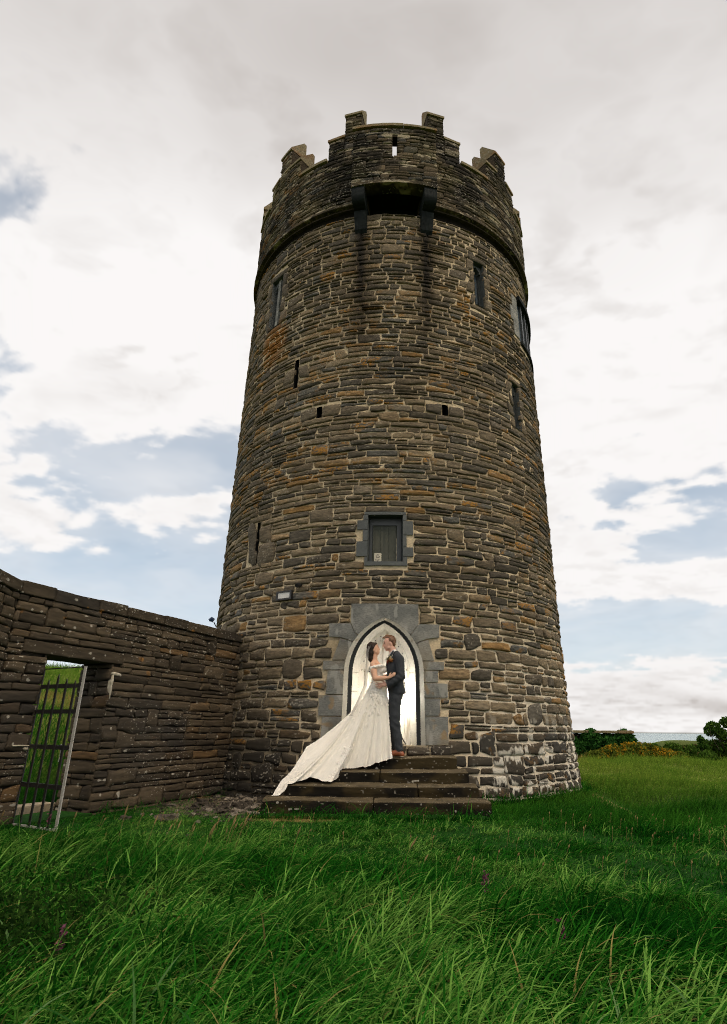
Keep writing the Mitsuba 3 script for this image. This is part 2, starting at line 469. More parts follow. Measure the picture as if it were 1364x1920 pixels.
mat('m_wall_stone', proc(wall_stone), .88, .25)
mat('m_wall_core', proc(lambda p, n, uv: C3(.026, .022, .017) * (.5 + n3(p, 12.0, 26.0))), .95, .1)
mat('m_lime', proc(lambda p, n, uv: mix(C3(.30, .27, .20), C3(.55, .52, .44), n3(p, 25.0))), .9, .2)


def step_stone(p, n, uv):
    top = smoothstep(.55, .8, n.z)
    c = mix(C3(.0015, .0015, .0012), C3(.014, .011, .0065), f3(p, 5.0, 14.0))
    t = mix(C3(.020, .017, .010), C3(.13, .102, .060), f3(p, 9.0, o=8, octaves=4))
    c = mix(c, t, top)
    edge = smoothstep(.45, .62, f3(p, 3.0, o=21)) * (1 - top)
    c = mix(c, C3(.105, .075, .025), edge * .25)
    sp = smoothstep(.85, .87, n3(p, 13.0, o=2) * .85 + .15 * n3(p, 40.0)) + smoothstep(.85, .89, n3(p, 36.0, o=72)) * .5
    return mix(c, C3(.42, .40, .34), dr.minimum(sp, 1.0) * .8)


mat('m_step', proc(step_stone), .9, .2)


def earth(p, n, uv):
    r = dr.sqrt(dr.square(p.x) + dr.square(p.y))
    c = mix(C3(.005, .026, .003), C3(.014, .058, .007), f3(p, 2.5) * .6 + .4 * n3(p, 30.0))
    far = mix(C3(.075, .130, .018), C3(.150, .155, .034), f3(p, .25, o=4) * .6 + .4 * f3(p, 3.0))
    far = mix(far, C3(.21, .14, .045), smoothstep(.50, .62, f3(p, .12, o=60)) * smoothstep(2.2, 3.0, p.z) * .8)
    c = mix(c, far, smoothstep(11.0, 17.0, r))
    bare = smoothstep(1.1, .5, dr.sqrt(dr.square((p.x + 2.2) / 1.15) + dr.square((p.y - 9.7) / 1.5)) + .5 * (f3(p, 3.0) - .5))
    c = mix(c, mix(C3(.055, .045, .030), C3(.12, .10, .07), n3(p, 30.0)), bare)
    dry = smoothstep(1.0, .3, dr.sqrt(dr.square((p.x + 1.15) / .8) + dr.square((p.y - 8.25) / .25)) + .5 * (n3(p, 7.0) - .5))
    return mix(c, C3(.20, .135, .05), dry * .8)


mat('m_earth', proc(earth), .95, .1)
mat('m_path', proc(lambda p, n, uv: mix(C3(.03, .055, .010), C3(.16, .125, .045), f3(p, 4.0) * .6 + .4 * n3(p, 25.0))), .95, .1)
mat('m_concrete', proc(lambda p, n, uv: mix(C3(.20, .165, .115), C3(.34, .29, .21), f3(p, 6.0))), .9, .2)
mat('m_rubble', proc(lambda p, n, uv: mix(C3(.045, .038, .03), C3(.24, .21, .17), uv.x * uv.x) * (.7 + .6 * n3(p, 40.0))), .9, .2)
mat('m_headland', proc(lambda p, n, uv: mix(C3(.05, .085, .018), C3(.10, .105, .03), f3(p, .08))), .95, .1)
mat('m_roof', (.16, .15, .14), .7, .3)
mat('m_render', (.32, .29, .24), .9, .2)
scene['m_sea'] = {'type': 'principled', 'base_color': rgb(.30, .38, .42), 'roughness': .6, 'specular': .5}


def leafmat(key, fn, trans=0.7, rough=.5):
    scene[key] = {'type': 'principledthin', 'base_color': proc(fn), 'roughness': rough, 'diff_trans': trans, 'spec_trans': 0.0, 'eta': 1.35}


def grass_fn(p, n, uv):
    c = mix(C3(.004, .042, .004), C3(.019, .138, .010), smoothstep(.1, .60, uv.x))
    c = mix(c, C3(.19, .38, .07), smoothstep(.56, .88, uv.x))
    return mix(c, C3(.30, .25, .085), smoothstep(.965, .985, uv.x))


leafmat('m_grass', grass_fn, .45, .30)
leafmat('m_broad', lambda p, n, uv: mix(mix(C3(.018, .085, .014), C3(.17, .28, .11), uv.x * uv.x), C3(.28, .26, .10), smoothstep(.96, .98, uv.x)), .35, .28)


leafmat('m_field_grass', lambda p, n, uv: mix(mix(mix(C3(.006, .055, .005), C3(.05, .19, .016), uv.x), mix(C3(.050, .165, .012), C3(.20, .29, .04), uv.x), smoothstep(9.0, 15.0, p.y + .5 * p.x - 2.0 + 3 * (f3(p, .5, o=3) - .5))), C3(.33, .25, .075), smoothstep(.56, .72, f3(p, .35, o=8) + .25 * (uv.x - .5)) * smoothstep(9.0, 22.0, p.y)), .7)
leafmat('m_ivy', lambda p, n, uv: mix(C3(.012, .060, .014), C3(.050, .150, .030), uv.x), .4, .35)
leafmat('m_gorse', lambda p, n, uv: mix(mix(C3(.045, .085, .012), C3(.15, .18, .03), uv.x), mix(C3(.38, .18, .012), C3(.52, .33, .03), uv.x), smoothstep(.45, .6, uv.y)), .4)
leafmat('m_hedge', lambda p, n, uv: mix(mix(C3(.022, .070, .011), C3(.095, .175, .026), uv.x), C3(.13, .085, .04), smoothstep(.93, .96, uv.y) * .8), .5)
leafmat('m_herb', lambda p, n, uv: mix(C3(.010, .030, .006), C3(.03, .07, .012), uv.x), .5)
mat('m_bark', (.06, .05, .038), .9, .2)
leafmat('m_flower', lambda p, n, uv: mix(C3(.07, .022, .04), C3(.22, .09, .13), uv.x), .5)
mat('m_seedhead', (.20, .145, .06), .9, .1)

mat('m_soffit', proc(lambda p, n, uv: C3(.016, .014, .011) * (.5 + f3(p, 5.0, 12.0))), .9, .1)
# ------------------------------------------------------------------ ground


def sstep(a, b, x):
    t = np.clip((np.asarray(x, float) - a) / (b - a), 0, 1)
    return t * t * (3 - 2 * t)


def ground_z(x, y):
    x, y = np.asarray(x, float), np.asarray(y, float)
    P = np.stack([x * .35, y * .35, 0 * x], -1)
    z = (.10 + .22 * sstep(2, 6, x)) * (meshkit.fbm(P * 1.5, 3, 2) - .5) * sstep(2, 6, np.hypot(x + 0, y - 11) - 4.2)
    z = z + .04 * sstep(11, 24, y) * sstep(2.5, 8, x)
    z = z - .16 * np.exp(-((x - 4.2 - .12 * (y - 9)) / .55) ** 2) * sstep(7.5, 9, y) * sstep(14, 11, y)
    bank = sstep(-4.6, -9, x) * sstep(7, 12, y)
    dist = np.hypot(x, y)
    z = z + bank * (3.7 * sstep(9.5, 34, dist) + .25 * (meshkit.fbm(P * 3, 3, 5) - .5))
    cliff = sstep(40, 120, y - .3 * np.abs(x) + 20 * (1 - sstep(-5, 5, x)))
    return z - 6 * sstep(31, 60, y) * sstep(-2, 6, x) - 150 * cliff * sstep(60, 130, dist)


def graded(a, b, fine0, fine1, d, grow=1.09):
    v = list(np.arange(fine0, fine1 + d / 2, d)); s = d
    while v[-1] < b: s *= grow; v.append(v[-1] + s)
    s = d
    while v[0] > a: s *= grow; v.insert(0, v[0] - s)
    return np.array(v)


gx = graded(-400, 400, -10, 16, .22); gy = graded(-60, 420, -1, 30, .22)
GX, GY = np.meshgrid(gx, gy, indexing='ij')
i, j = np.meshgrid(np.arange(len(gx) - 1), np.arange(len(gy) - 1), indexing='ij')
m = len(gy)
gq = np.stack([i * m + j, (i + 1) * m + j, (i + 1) * m + j + 1, i * m + j + 1], -1).reshape(-1, 4)
add('ground', (np.stack([GX, GY, ground_z(GX, GY)], -1).reshape(-1, 3), gq), 'm_earth', smooth=True)
lab('ground', kind='structure')
add('sea', (np.array([[-60000, 150, -150], [90000, 150, -150], [90000, 150000, -150], [-60000, 150000, -150.0]]), np.array([[0, 1, 2], [0, 2, 3]])), 'm_sea')
lab('sea', kind='structure')
# the headland beyond the hedge
hx, hy = np.meshgrid(np.linspace(-1, 1, 40), np.linspace(-1, 1, 30), indexing='ij')
hz = -150 + 146.3 * (1 - np.clip(np.abs(hx), 0, 1) ** 3.2) ** .6 * (1 - np.clip(np.abs(hy), 0, 1) ** 6)
hz = hz + .9 * (meshkit.fbm(np.stack([hx * 5, hy * 5, 0 * hx], -1), 3, 3) - .5) + 1.4 * np.exp(-((hx - .0) / .45) ** 2) - 1.0
k = 30; i, j = np.meshgrid(np.arange(39), np.arange(29), indexing='ij')
hq = np.stack([i * k + j, (i + 1) * k + j, (i + 1) * k + j + 1, i * k + j + 1], -1).reshape(-1, 4)
add('headland', (np.stack([196 + hx * 46, 400 + hy * 60, hz], -1).reshape(-1, 3), hq), 'm_headland', smooth=True)
lab('headland', kind='structure')
# trodden path beside the tower
pc = np.array([[4.05, 12.6], [4.0, 11.6], [3.85, 10.6], [3.75, 9.8], [3.72, 9.2], [3.6, 8.7]])
tt = np.linspace(0, 1, 60); pcx = np.interp(tt, np.linspace(0, 1, 6), pc[:, 0]); pcy = np.interp(tt, np.linspace(0, 1, 6), pc[:, 1])
pw = np.interp(tt, [0, .3, .8, 1], [.12, .16, .34, .12])
ws = np.linspace(-1, 1, 7)
PX = pcx[:, None] + ws * pw[:, None]; PY = pcy[:, None] + 0 * ws
i, j = np.meshgrid(np.arange(59), np.arange(6), indexing='ij')
pq = np.stack([i * 7 + j, i * 7 + j + 1, (i + 1) * 7 + j + 1, (i + 1) * 7 + j], -1).reshape(-1, 4)
add('path', (np.stack([PX, PY, ground_z(PX, PY) + .012 - .01 * np.abs(ws)], -1).reshape(-1, 3), pq), 'm_path', smooth=True)
lab('path', kind='structure')

# ------------------------------------------------------------------ tower
lab('tower', 'tall round rubble-stone tower with stepped battlements and pointed-arch doorway', 'tower')
SC = -0.093     # the doorway's centre line
OPEN = dict(door=(-.79, .595, .845, 2.48), doorhead=(-.55, .37, 2.48, 2.88), win=(-.41, .225, 3.865, 4.75), hole1=(-1.575, -1.455, 6.90, 7.17), hole2=(1.05, 1.17, 6.94, 7.17),
            slit2=(-2.225, -2.125, 7.78, 8.50), slitL=(-2.935, -2.865, 4.02, 4.93), w2=(-3.38, -2.93, 9.80, 11.25), w3=(2.0, 2.30, 9.97, 11.22),
            w4=(3.03, 3.30, 7.20, 8.34), bay=(3.68, 7.2, 9.85, 11.05))
ZT = 12.09
es = sorted(set(np.round(np.concatenate([np.arange(-12.25, 12.26, .085)] + [o[:2] for o in OPEN.values()]), 4)))
ez = sorted(set(np.round(np.concatenate([np.arange(-.35, ZT, .075), [ZT]] + [o[2:] for o in OPEN.values()]), 4)))
es, ez = np.array(es), np.array(ez)
S, Z = np.meshgrid(es, ez, indexing='ij')
off = -.006 + .016 * (meshkit.fbm(np.stack([S * 5, Z * 7, 0 * S], -1), 3, 4) - .5) * 2
fixed = np.zeros_like(S, bool)
cs, cz = (es[:-1] + es[1:]) / 2, (ez[:-1] + ez[1:]) / 2
keep = np.ones((len(cs), len(cz)), bool)
for o in OPEN.values():
    keep &= ~((cs[:, None] > o[0]) & (cs[:, None] < o[1]) & (cz[None] > o[2]) & (cz[None] < o[3]))
i, j = np.nonzero(keep); m = len(ez)
tq = np.stack([i * m + j, (i + 1) * m + j, (i + 1) * m + j + 1, i * m + j + 1], -1)
SS = np.where(np.abs(S) > 12.2519, np.sign(S) * 12.2522, S)
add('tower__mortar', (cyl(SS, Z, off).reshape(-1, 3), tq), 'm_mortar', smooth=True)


def prism(poly, o0, o1, R=None, slice_=.22):
    """polygon in (s, z) made solid between two offsets from the wall face"""
    out = []
    a, _, b, _ = poly.bounds
    n = max(1, int(math.ceil((b - a) / slice_)))
    for k in range(n):
        q = poly if n == 1 else poly.intersection(sbox(a + (b - a) * k / n, -50, a + (b - a) * (k + 1) / n, 50))
        for g in getattr(q, 'geoms', [q]):
            if g.geom_type != 'Polygon' or g.area < 1e-6: continue
            mm = trimesh.creation.extrude_polygon(g, 1.0, engine='earcut')
            v = mm.vertices
            out.append((cyl(v[:, 0], v[:, 1], o0 + (o1 - o0) * v[:, 2], R), mm.faces[:, ::-1]))
    return cat(out)


def recess(o, d0, d1, back=True):
    s0, s1, z0, z1 = o
    out = []
    ss = np.linspace(s0, s1, 5)
    for (p, q) in (((s0, z0), (s0, z1)), ((s1, z1), (s1, z0))):
        v = np.array([cyl(p[0], p[1], d0), cyl(q[0], q[1], d0), cyl(q[0], q[1], d1), cyl(p[0], p[1], d1)])
        out.append((v, np.array([[0, 1, 2], [0, 2, 3]])))
    for z in (z0, z1):
        v = np.vstack([cyl(ss, z, d0), cyl(ss, z, d1)])
        out.append((v, np.array([[k, k + 1, 6 + k, 5 + k] for k in range(4)])))
    if back:
        v = np.vstack([cyl(ss, z0, d1), cyl(ss, z1, d1)])
        out.append((v, np.array([[k, k + 1, 6 + k, 5 + k] for k in range(4)])))
    return cat(out)


def P_(pts): return Polygon(pts)


# doorway surround: dressed blocks round a pointed arch
def arch(hw, apex, zs=1.965, z0=.845, n=14):
    h = apex - zs; r = (hw * hw + h * h) / (2 * hw)
    zz = zs + h * (1 - (1 - np.linspace(0, 1, n)) ** 1.5)
    x = hw - r + np.sqrt(np.maximum(r * r - (zz - zs) ** 2, 0))
    left = [(-hw, z0), (-hw, (z0 + zs) / 2)] + [(-a, b) for a, b in zip(x, zz)]
    right = [(a, b) for a, b in zip(x[::-1], zz[::-1])][1:] + [(hw, (z0 + zs) / 2), (hw, z0)]
    return np.array(left + right) + [SC, 0]


def strip(A, oa, B, ob):
    n = len(A)
    v = np.vstack([cyl(A[:, 0], A[:, 1], oa), cyl(B[:, 0], B[:, 1], ob)])
    return v, np.array([[k, k + 1, n + k + 1, n + k] for k in range(n - 1)])


A0 = Polygon(np.vstack([arch(.665, 2.872), [[SC + .665, .7], [SC - .665, .7]]]))
blocks = dict(
    lintel=[(-.669, 3.113), (.494, 3.108), (.499, 2.772), (.37, 2.60), (-.09, 2.3), (-.60, 2.62), (-.668, 2.79)],
    L1=[(-1.053, 2.785), (-.671, 2.778), (-.60, 2.62), (-.2, 2.3), (-.70, 2.494), (-.823, 2.533), (-1.046, 2.557)],
    L2=[(-.846, 2.524), (-.70, 2.49), (-.3, 2.3), (-.6, 2.16), (-.973, 2.166)],
    L3=[(-1.131, 2.158), (-.6, 2.158), (-.6, 2.003), (-1.128, 2.007)], L4=[(-1.042, 1.997), (-.6, 1.994), (-.6, 1.61), (-1.051, 1.614)],
    L5=[(-1.168, 1.607), (-.6, 1.603), (-.6, 1.272), (-1.159, 1.28)], L6=[(-1.09, 1.265), (-.6, 1.267), (-.6, .838), (-1.096, .866)],
    R1=[(.499, 2.772), (.86, 2.777), (.854, 2.553), (.639, 2.523), (.515, 2.477), (.2, 2.3), (.37, 2.60)],
    R2=[(.52, 2.472), (.66, 2.512), (.757, 2.164), (.3, 2.16), (.2, 2.3)], R3=[(.4, 2.155), (.927, 2.155), (.922, 2.015), (.4, 2.01)],
    R4=[(.4, 2.003), (.814, 2.005), (.815, 1.817), (.4, 1.813)], R5=[(.4, 1.807), (.974, 1.806), (.974, 1.578), (.4, 1.569)],
    R6=[(.4, 1.562), (.836, 1.562), (.829, 1.293), (.4, 1.289)], R7=[(.4, 1.284), (.957, 1.288), (.943, .855), (.4, .855)])
BL = []
ashu = np.random.default_rng(4)
for q in blocks.values():
    pg = Polygon(q).buffer(-.004).difference(A0)
    bb = Polygon(q).difference(A0).bounds
    BL.append([bb[0] - .01, bb[2] + .01, bb[1] - .005, bb[3] + .005])
    if hasattr(pg, 'geoms'): pg = max(pg.geoms, key=lambda g: g.area)
    v, f = prism(pg, -.12, .030 + ashu.uniform(-.004, .004))
    add('tower__surround_block', (v, f), 'm_ashlar', uv=np.full((len(v), 2), ashu.random()))
c0, c1, c2, c3, c4 = arch(.665, 2.872), arch(.605, 2.834), arch(.54, 2.787), arch(.49, 2.722), arch(.475, 2.71)
add('tower__door_arch', strip(c0, .024, c1, -.045), 'm_chamfer')
add('tower__door_arch__groove', strip(c1, -.045, c2, -.07), 'm_black_paint')
add('tower__door_arch__reveal', strip(c2, -.07, c3, -.40), 'm_reveal')
for i_, zj in enumerate((1.35, 1.66, 1.97)):   # mortar joints of the reveal
    for sg in (-1, 1):
        add('tower__door_arch__joint', cat([prism(sbox(SC + sg * .49 - .052, zj - .004, SC + sg * .49 + .052, zj + .004), -.09, -.085)]), 'm_lime')
ring = Polygon(arch(.498, 2.735)).difference(Polygon(arch(.395, 2.60, z0=.80)))
v, f = prism(ring, -.46, -.405)
add('tower__door', (v, f), 'm_door_paint')
inner = Polygon(arch(.40, 2.61))
for k in range(5):
    a, b = SC - .40 + .16 * k, SC - .40 + .16 * (k + 1)
    q = inner.intersection(sbox(a + .0015, 0, b - .0015, 5))
    add('tower__door__plank', prism(q, -.47, -.435 - .002 * (k % 2)), 'm_door_paint')
inn = inner.buffer(-.004)
for sg in (-1, 1):
    add('tower__door__tracery_bar', prism(Polygon([(SC, 2.50), (SC + sg * .05, 2.50), (SC + sg * .33, 2.23), (SC + sg * .33, 2.17), (SC, 2.44)]).intersection(inn), -.432, -.40), 'm_door_paint')
    add('tower__door__tracery_bar', prism(sbox(SC + sg * .345 - .03, .86, SC + sg * .345 + .03, 2.25).intersection(inn), -.432, -.41), 'm_door_paint')
    add('tower__door__strap_hinge', prism(sbox(SC + sg * .25 - .13, 2.006, SC + sg * .25 + .13, 2.022), -.432, -.395), 'm_iron')
add('tower__door__mid_rail', prism(sbox(SC - .025, .86, SC + .025, 2.5), -.432, -.408), 'm_door_paint')
add('tower__door__bottom_rail', prism(sbox(SC - .395, .86, SC + .395, 1.0), -.432, -.412), 'm_door_paint')
cA = arch(.435, 2.655)
for k in (3, 5, 7, 9, 11, 13, 17, 19, 21, 23, 25, 27):
    pt = cA[k]
    add('tower__door__stud', prism(Polygon([(pt[0] + .011 * math.cos(t), pt[1] + .011 * math.sin(t)) for t in np.arange(0, 6.28, 1.05)]), -.405, -.39), 'm_iron')
# sill slab
add('tower__door_sill', prism(sbox(-.80, .80, .615, .848), -.60, .022), 'm_concrete')
add('tower__door_lining', recess((-.62, .44, .848, 2.80), -.46, -.9), 'm_void')

# boarded window above the door
wb = [[(-.485, 4.805), (.291, 4.805), (.291, 4.755), (.225, 4.745), (-.41, 4.745), (-.485, 4.755)],
      [(-.61, 4.648), (-.41, 4.648), (-.41, 4.466), (-.61, 4.466)], [(-.615, 4.245), (-.41, 4.245), (-.41, 3.963), (-.615, 3.963)],
      [(-.50, 4.75), (-.41, 4.743), (-.41, 4.652), (-.50, 4.652)], [(-.50, 4.46), (-.41, 4.46), (-.41, 4.25), (-.50, 4.25)],
      [(.225, 4.632), (.413, 4.632), (.413, 4.366), (.225, 4.366)], [(.225, 4.135), (.416, 4.135), (.416, 3.962), (.225, 3.962)],
      [(.225, 4.743), (.297, 4.75), (.297, 4.637), (.225, 4.637)], [(.225, 4.36), (.297, 4.36), (.297, 4.14), (.225, 4.14)],
      [(-.465, 3.955), (-.41, 3.955), (-.41, 3.868), (.225, 3.868), (.225, 3.955), (.305, 3.955), (.305, 3.788), (-.465, 3.788)]]
scene_win = 'tower__boarded_window'
add(scene_win, recess(OPEN['win'], .02, -.26), 'm_ashlar_dark')
for q in wb:
    pg = Polygon(q).buffer(-.0025)
    BL.append([pg.bounds[0], pg.bounds[2], pg.bounds[1], pg.bounds[3]])
    v, f = prism(pg, -.1, .030)
    add(scene_win + '__surround_block', (v, f), 'm_ashlar_dark', uv=np.full((len(v), 2), ashu.random()))
BL.append([-.62, .42, 3.95, 4.66])
for k in range(3):
    add(scene_win + '__board', prism(sbox(-.34 + .155 * k + .002, 3.90, -.34 + .155 * (k + 1) - .002, 4.60), -.20, -.175 - .003 * (k % 2)), 'm_board')
for q in (sbox(-.40, 3.875, -.345, 4.74), sbox(.13, 3.875, .215, 4.74), sbox(-.345, 4.60, .13, 4.74), sbox(-.345, 3.87, .13, 3.898)):
    add(scene_win + '__frame', prism(q, -.20, -.15), 'm_window_metal')
add(scene_win + '__edge_strip', prism(sbox(.114, 3.90, .122, 4.35), -.172, -.165), 'm_lime')
add(scene_win + '__edge_strip', prism(sbox(-.31, 3.898, .12, 3.908), -.172, -.165), 'm_lime')
add(scene_win + '__notice', prism(sbox(-.305, 3.912, -.168, 4.075), -.172, -.168), 'm_paper')
tri = Polygon([(-.235, 4.055), (-.275, 3.995), (-.195, 3.995)])
add(scene_win + '__notice__symbol', cat([prism(tri.difference(tri.buffer(-.006)), -.168, -.166), prism(Polygon([(-.25, 3.985), (-.205, 3.99), (-.20, 3.997), (-.225, 3.99), (-.252, 3.992)]), -.1675, -.1655),
                                         prism(sbox(-.285, 3.955, -.19, 3.960), -.168, -.166), prism(sbox(-.285, 3.935, -.20, 3.939), -.168, -.166)]), 'm_ink')

# small square holes and slits
for nm in ('hole1', 'hole2'):
    add('tower__putlog_hole', recess(OPEN[nm], .01, -.35), 'm_void')
for nm in ('slit2', 'slitL'):
    add('tower__arrow_slit', recess(OPEN[nm], .015, -.5), 'm_void')
BIG = [(-3.24, -2.945, 4.06, 4.94), (-2.855, -2.34, 4.02, 4.44), (-2.855, -2.50, 4.45, 4.82), (1.185, 1.52, 6.94, 7.16), (-1.96, -1.59, 6.92, 7.17), (-1.44, -1.05, 6.92, 7.17), (.70, 1.035, 6.95, 7.17),
       (-2.52, -2.235, 7.95, 8.3), (-2.115, -1.85, 8.0, 8.3)]
# jamb and lintel stones of the three upper windows
for o, w in ((OPEN['w2'], .2), (OPEN['w3'], .16), (OPEN['w4'], .17)):
    zz = np.linspace(o[2] - .02, o[3], 5)
    for k in range(4):
        e = w * (1.25 if k % 2 else .75)
        BIG += [(o[0] - e, o[0] - .006, zz[k] + .006, zz[k + 1] - .006), (o[1] + .006, o[1] + w * (.75 if k % 2 else 1.25), zz[k] + .006, zz[k + 1] - .006)]
    BIG += [(o[0] - .12, o[1] + .12, o[3] + .006, o[3] + .15), (o[0] - .14, o[1] + .1, o[2] - .14, o[2] - .026)]
for o, key in ((OPEN['w2'], 'tower__mullioned_window'), (OPEN['w3'], 'tower__narrow_window'), (OPEN['w4'], 'tower__side_window')):
    add(key, recess(o, .02, -.32), 'm_ashlar_dark')
    add(key + '__pane', prism(sbox(o[0], o[2], o[1], o[3]), -.24, -.20), 'm_glass')
    mid = (o[0] + o[1]) / 2
    if 'mull' in key:
        add(key + '__mullion', prism(sbox(mid - .05, o[2], mid + .05, o[3]), -.20, -.05), 'm_ashlar')
        for sx in (o[0], mid):
            add(key + '__arch_head', prism(sbox(sx, o[3] - .26, sx + .225, o[3]).difference(Polygon([(sx + .03, o[3] - .3), (sx + .03, o[3] - .2), (sx + .11, o[3] - .08), (sx + .19, o[3] - .2), (sx + .19, o[3] - .3)])), -.2, -.07), 'm_ashlar_dark')
    else:
        add(key + '__frame', cat([prism(sbox(o[0], o[2], o[0] + .03, o[3]), -.2, -.15), prism(sbox(o[1] - .03, o[2], o[1], o[3]), -.2, -.15), prism(sbox(mid - .012, o[2], mid + .012, o[3]), -.2, -.16)]), 'm_window_metal')
        add(key + '__arch_head', prism(sbox(o[0], o[3] - .2, o[1], o[3]).difference(Polygon([(o[0] + .04, o[3] - .25), (o[0] + .04, o[3] - .15), (mid, o[3] - .05), (o[1] - .04, o[3] - .15), (o[1] - .04, o[3] - .25)])), -.2, -.08), 'm_ashlar_dark')
# bay window with its curved hood
o = OPEN['bay']
add('tower__bay_window', recess((3.68, 7.2, 9.85, 11.05), 0, -.35), 'm_window_metal')
add('tower__bay_window__hood', prism(sbox(3.72, 11.05, 7.2, 11.17), -.02, .085), 'm_corbel')
add('tower__bay_window__sill', prism(sbox(3.75, 9.76, 7.2, 9.85), -.02, .05), 'm_corbel')
for k in range(9):
    s_ = 3.95 + .36 * k
    add('tower__bay_window__mullion', prism(sbox(s_, 9.85, s_ + .07, 11.05), -.06, .015), 'm_window_metal')
add('tower__bay_window__pane', prism(sbox(3.7, 9.86, 7.18, 11.04), -.05, -.04), 'm_glass')
for k in range(3):
    q = sbox(3.40 - .12 * (k % 2), 9.86 + .4 * k + .003, 3.675, 9.86 + .4 * (k + 1) - .003)
    BL.append([q.bounds[0], 3.7, q.bounds[1], q.bounds[3]])
    v, f = prism(q, -.1, .022)
    add('tower__bay_window__jamb_block', (v, f), 'm_ashlar', uv=np.full((len(v), 2), .9))
BL.append([3.68, 7.2, 9.72, 11.22])

# coursed rubble of the shaft
for o in OPEN.values():
    BL.append([o[0] - .015, o[1] + .015, o[2] - .01, o[3] + .01])
for b in BIG: BL.append([b[0] - .01, b[1] + .01, b[2] - .012, b[3] + .012])
STEP_BLOCK = [[-1.0, .86, .70, .85]]
BL += STEP_BLOCK


def hfun(z):
    if z < 2.2: return (.105, .21)
    if z < 4.2: return (.095, .19)
    if z < 9.0: return (.085, .158)
    return (.09, .165)


def lfun(z):
    if z < 2.2: return (.24, .62)
    if z < 4.2: return (.24, .66)
    if z < 9.0: return (.30, .78)
    return (.22, .60)


def gaps(z):
    return (.032, .028) if z < 3 else ((.026, .018) if z < 8.5 else (.034, .026))


cells = courses(-8.3, 8.3, -.12, 12.09, hfun, lfun, gaps, BL, 21, split=.24, jump=.05)
V, F, U = stones(cells, lambda s, z, d: cyl(s, z, d), nx=11, ny=6, proud=(.010, .036), rough=.016, rnd=.15, seed=5, wob=.022)
Vb, Fb, Ub = stones(np.array(BIG), lambda s, z, d: cyl(s, z, d), nx=11, ny=6, proud=(.022, .03), rough=.004, rnd=.08, seed=6)
thr = [(-.72, -.28, .712, .842), (-.26, .26, .712, .842), (.28, .64, .712, .838), (.66, .98, .69, .845)]
Ub[..., 0] = .15 + .40 * Ub[..., 0]; Ub[..., 1] *= .75
Vt, Ft, Ut = stones(np.array(thr), lambda s, z, d: cyl(s, z, d), nx=11, ny=6, proud=(.04, .055), rough=.008, rnd=.2, seed=8)
V, U, cells = np.vstack([V, Vb, Vt]), np.vstack([U, Ub, Ut]), np.vstack([cells, BIG, thr])
ctr = V.mean(1); nrm = (ctr - np.array([AX[0], AX[1], 0])) * [1, 1, 0]; nrm /= np.linalg.norm(nrm, axis=1, keepdims=True)
score = shown_area(ctr, nrm, (cells[:, 1] - cells[:, 0]) * (cells[:, 3] - cells[:, 2]))
sel = np.zeros(len(V), bool); sel[np.argsort(-score)[:300]] = True
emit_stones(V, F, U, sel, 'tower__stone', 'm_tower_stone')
mj, uj = joined(V[~sel], F, U[~sel])
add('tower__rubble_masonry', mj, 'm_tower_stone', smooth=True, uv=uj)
lab('tower__rubble_masonry', kind='stuff')

# ---- battlements
RP = 3.84


def ringpart(s0, s1, z0, z1, r0, r1, n=None):
    n = n or max(2, int((s1 - s0) / .12))
    ss = np.linspace(s0, s1, n)
    prof = np.array([[r0, z0], [r1, z0], [r1, z1], [r0, z1]])
    return sweep(ss, prof)


def sweep(ss, prof):
    """closed (radius, z) profile swept round the tower from ss[0] to ss[-1]"""
    prof = np.asarray(prof, float); k = len(prof); n = len(ss)
    v = np.vstack([cyl(np.full(k, s), prof[:, 1], 0, R=prof[:, 0]) for s in ss])
    f = []
    for i in range(n - 1):
        for j in range(k):
            a, b = i * k + j, i * k + (j + 1) % k
            f += [[a, b + k, b], [a, a + k, b + k]]
    tri = trimesh.creation.triangulate_polygon(Polygon(prof), engine='earcut')[1]
    idx = tri
    f += [list(t[::-1]) for t in idx] + [list(t + (n - 1) * k) for t in idx]
    return v, np.array(f)


D2S = 3.9 * math.pi / 180
C0 = .4
lab('tower__parapet')
del labels['tower__parapet']
gap0, gap1 = (C0 - 9.2) * D2S, (C0 + 9.2) * D2S
add('tower__parapet', cat([ringpart(gap1, 2 * math.pi * 3.9 + gap0, 12.30, 14.05, 3.42, RP - .03, 140)]), 'm_parapet_core', smooth=30)
cor = [[3.5, 12.345], [3.86, 12.345], [3.895, 12.365], [3.895, 12.415], [3.85, 12.43], [3.5, 12.43]]
add('tower__cornice', cat([sweep(np.linspace(.98, 2 * math.pi * 3.9 - .93, 150), cor)]), 'm_parapet_stone', smooth=40)
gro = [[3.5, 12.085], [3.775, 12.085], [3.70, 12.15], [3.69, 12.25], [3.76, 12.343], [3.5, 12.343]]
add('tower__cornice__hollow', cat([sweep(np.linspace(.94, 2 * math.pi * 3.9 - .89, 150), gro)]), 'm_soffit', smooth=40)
add('tower__roof_deck', cat([ringpart(-12.25, 12.2522, 12.45, 12.56, .02, 3.45, 100)]), 'm_corbel')
pcells, pmap = [], []
SB0, SB1 = -.875, .925


def slate(s0, s1, z0, z1, seed):
    return courses(s0, s1, z0, z1, lambda z: (.055, .115), lambda z: (.16, .52), lambda z: (.010, .008), [[SB0, SB1, 0, 30]], seed, split=.1, jump=.05)


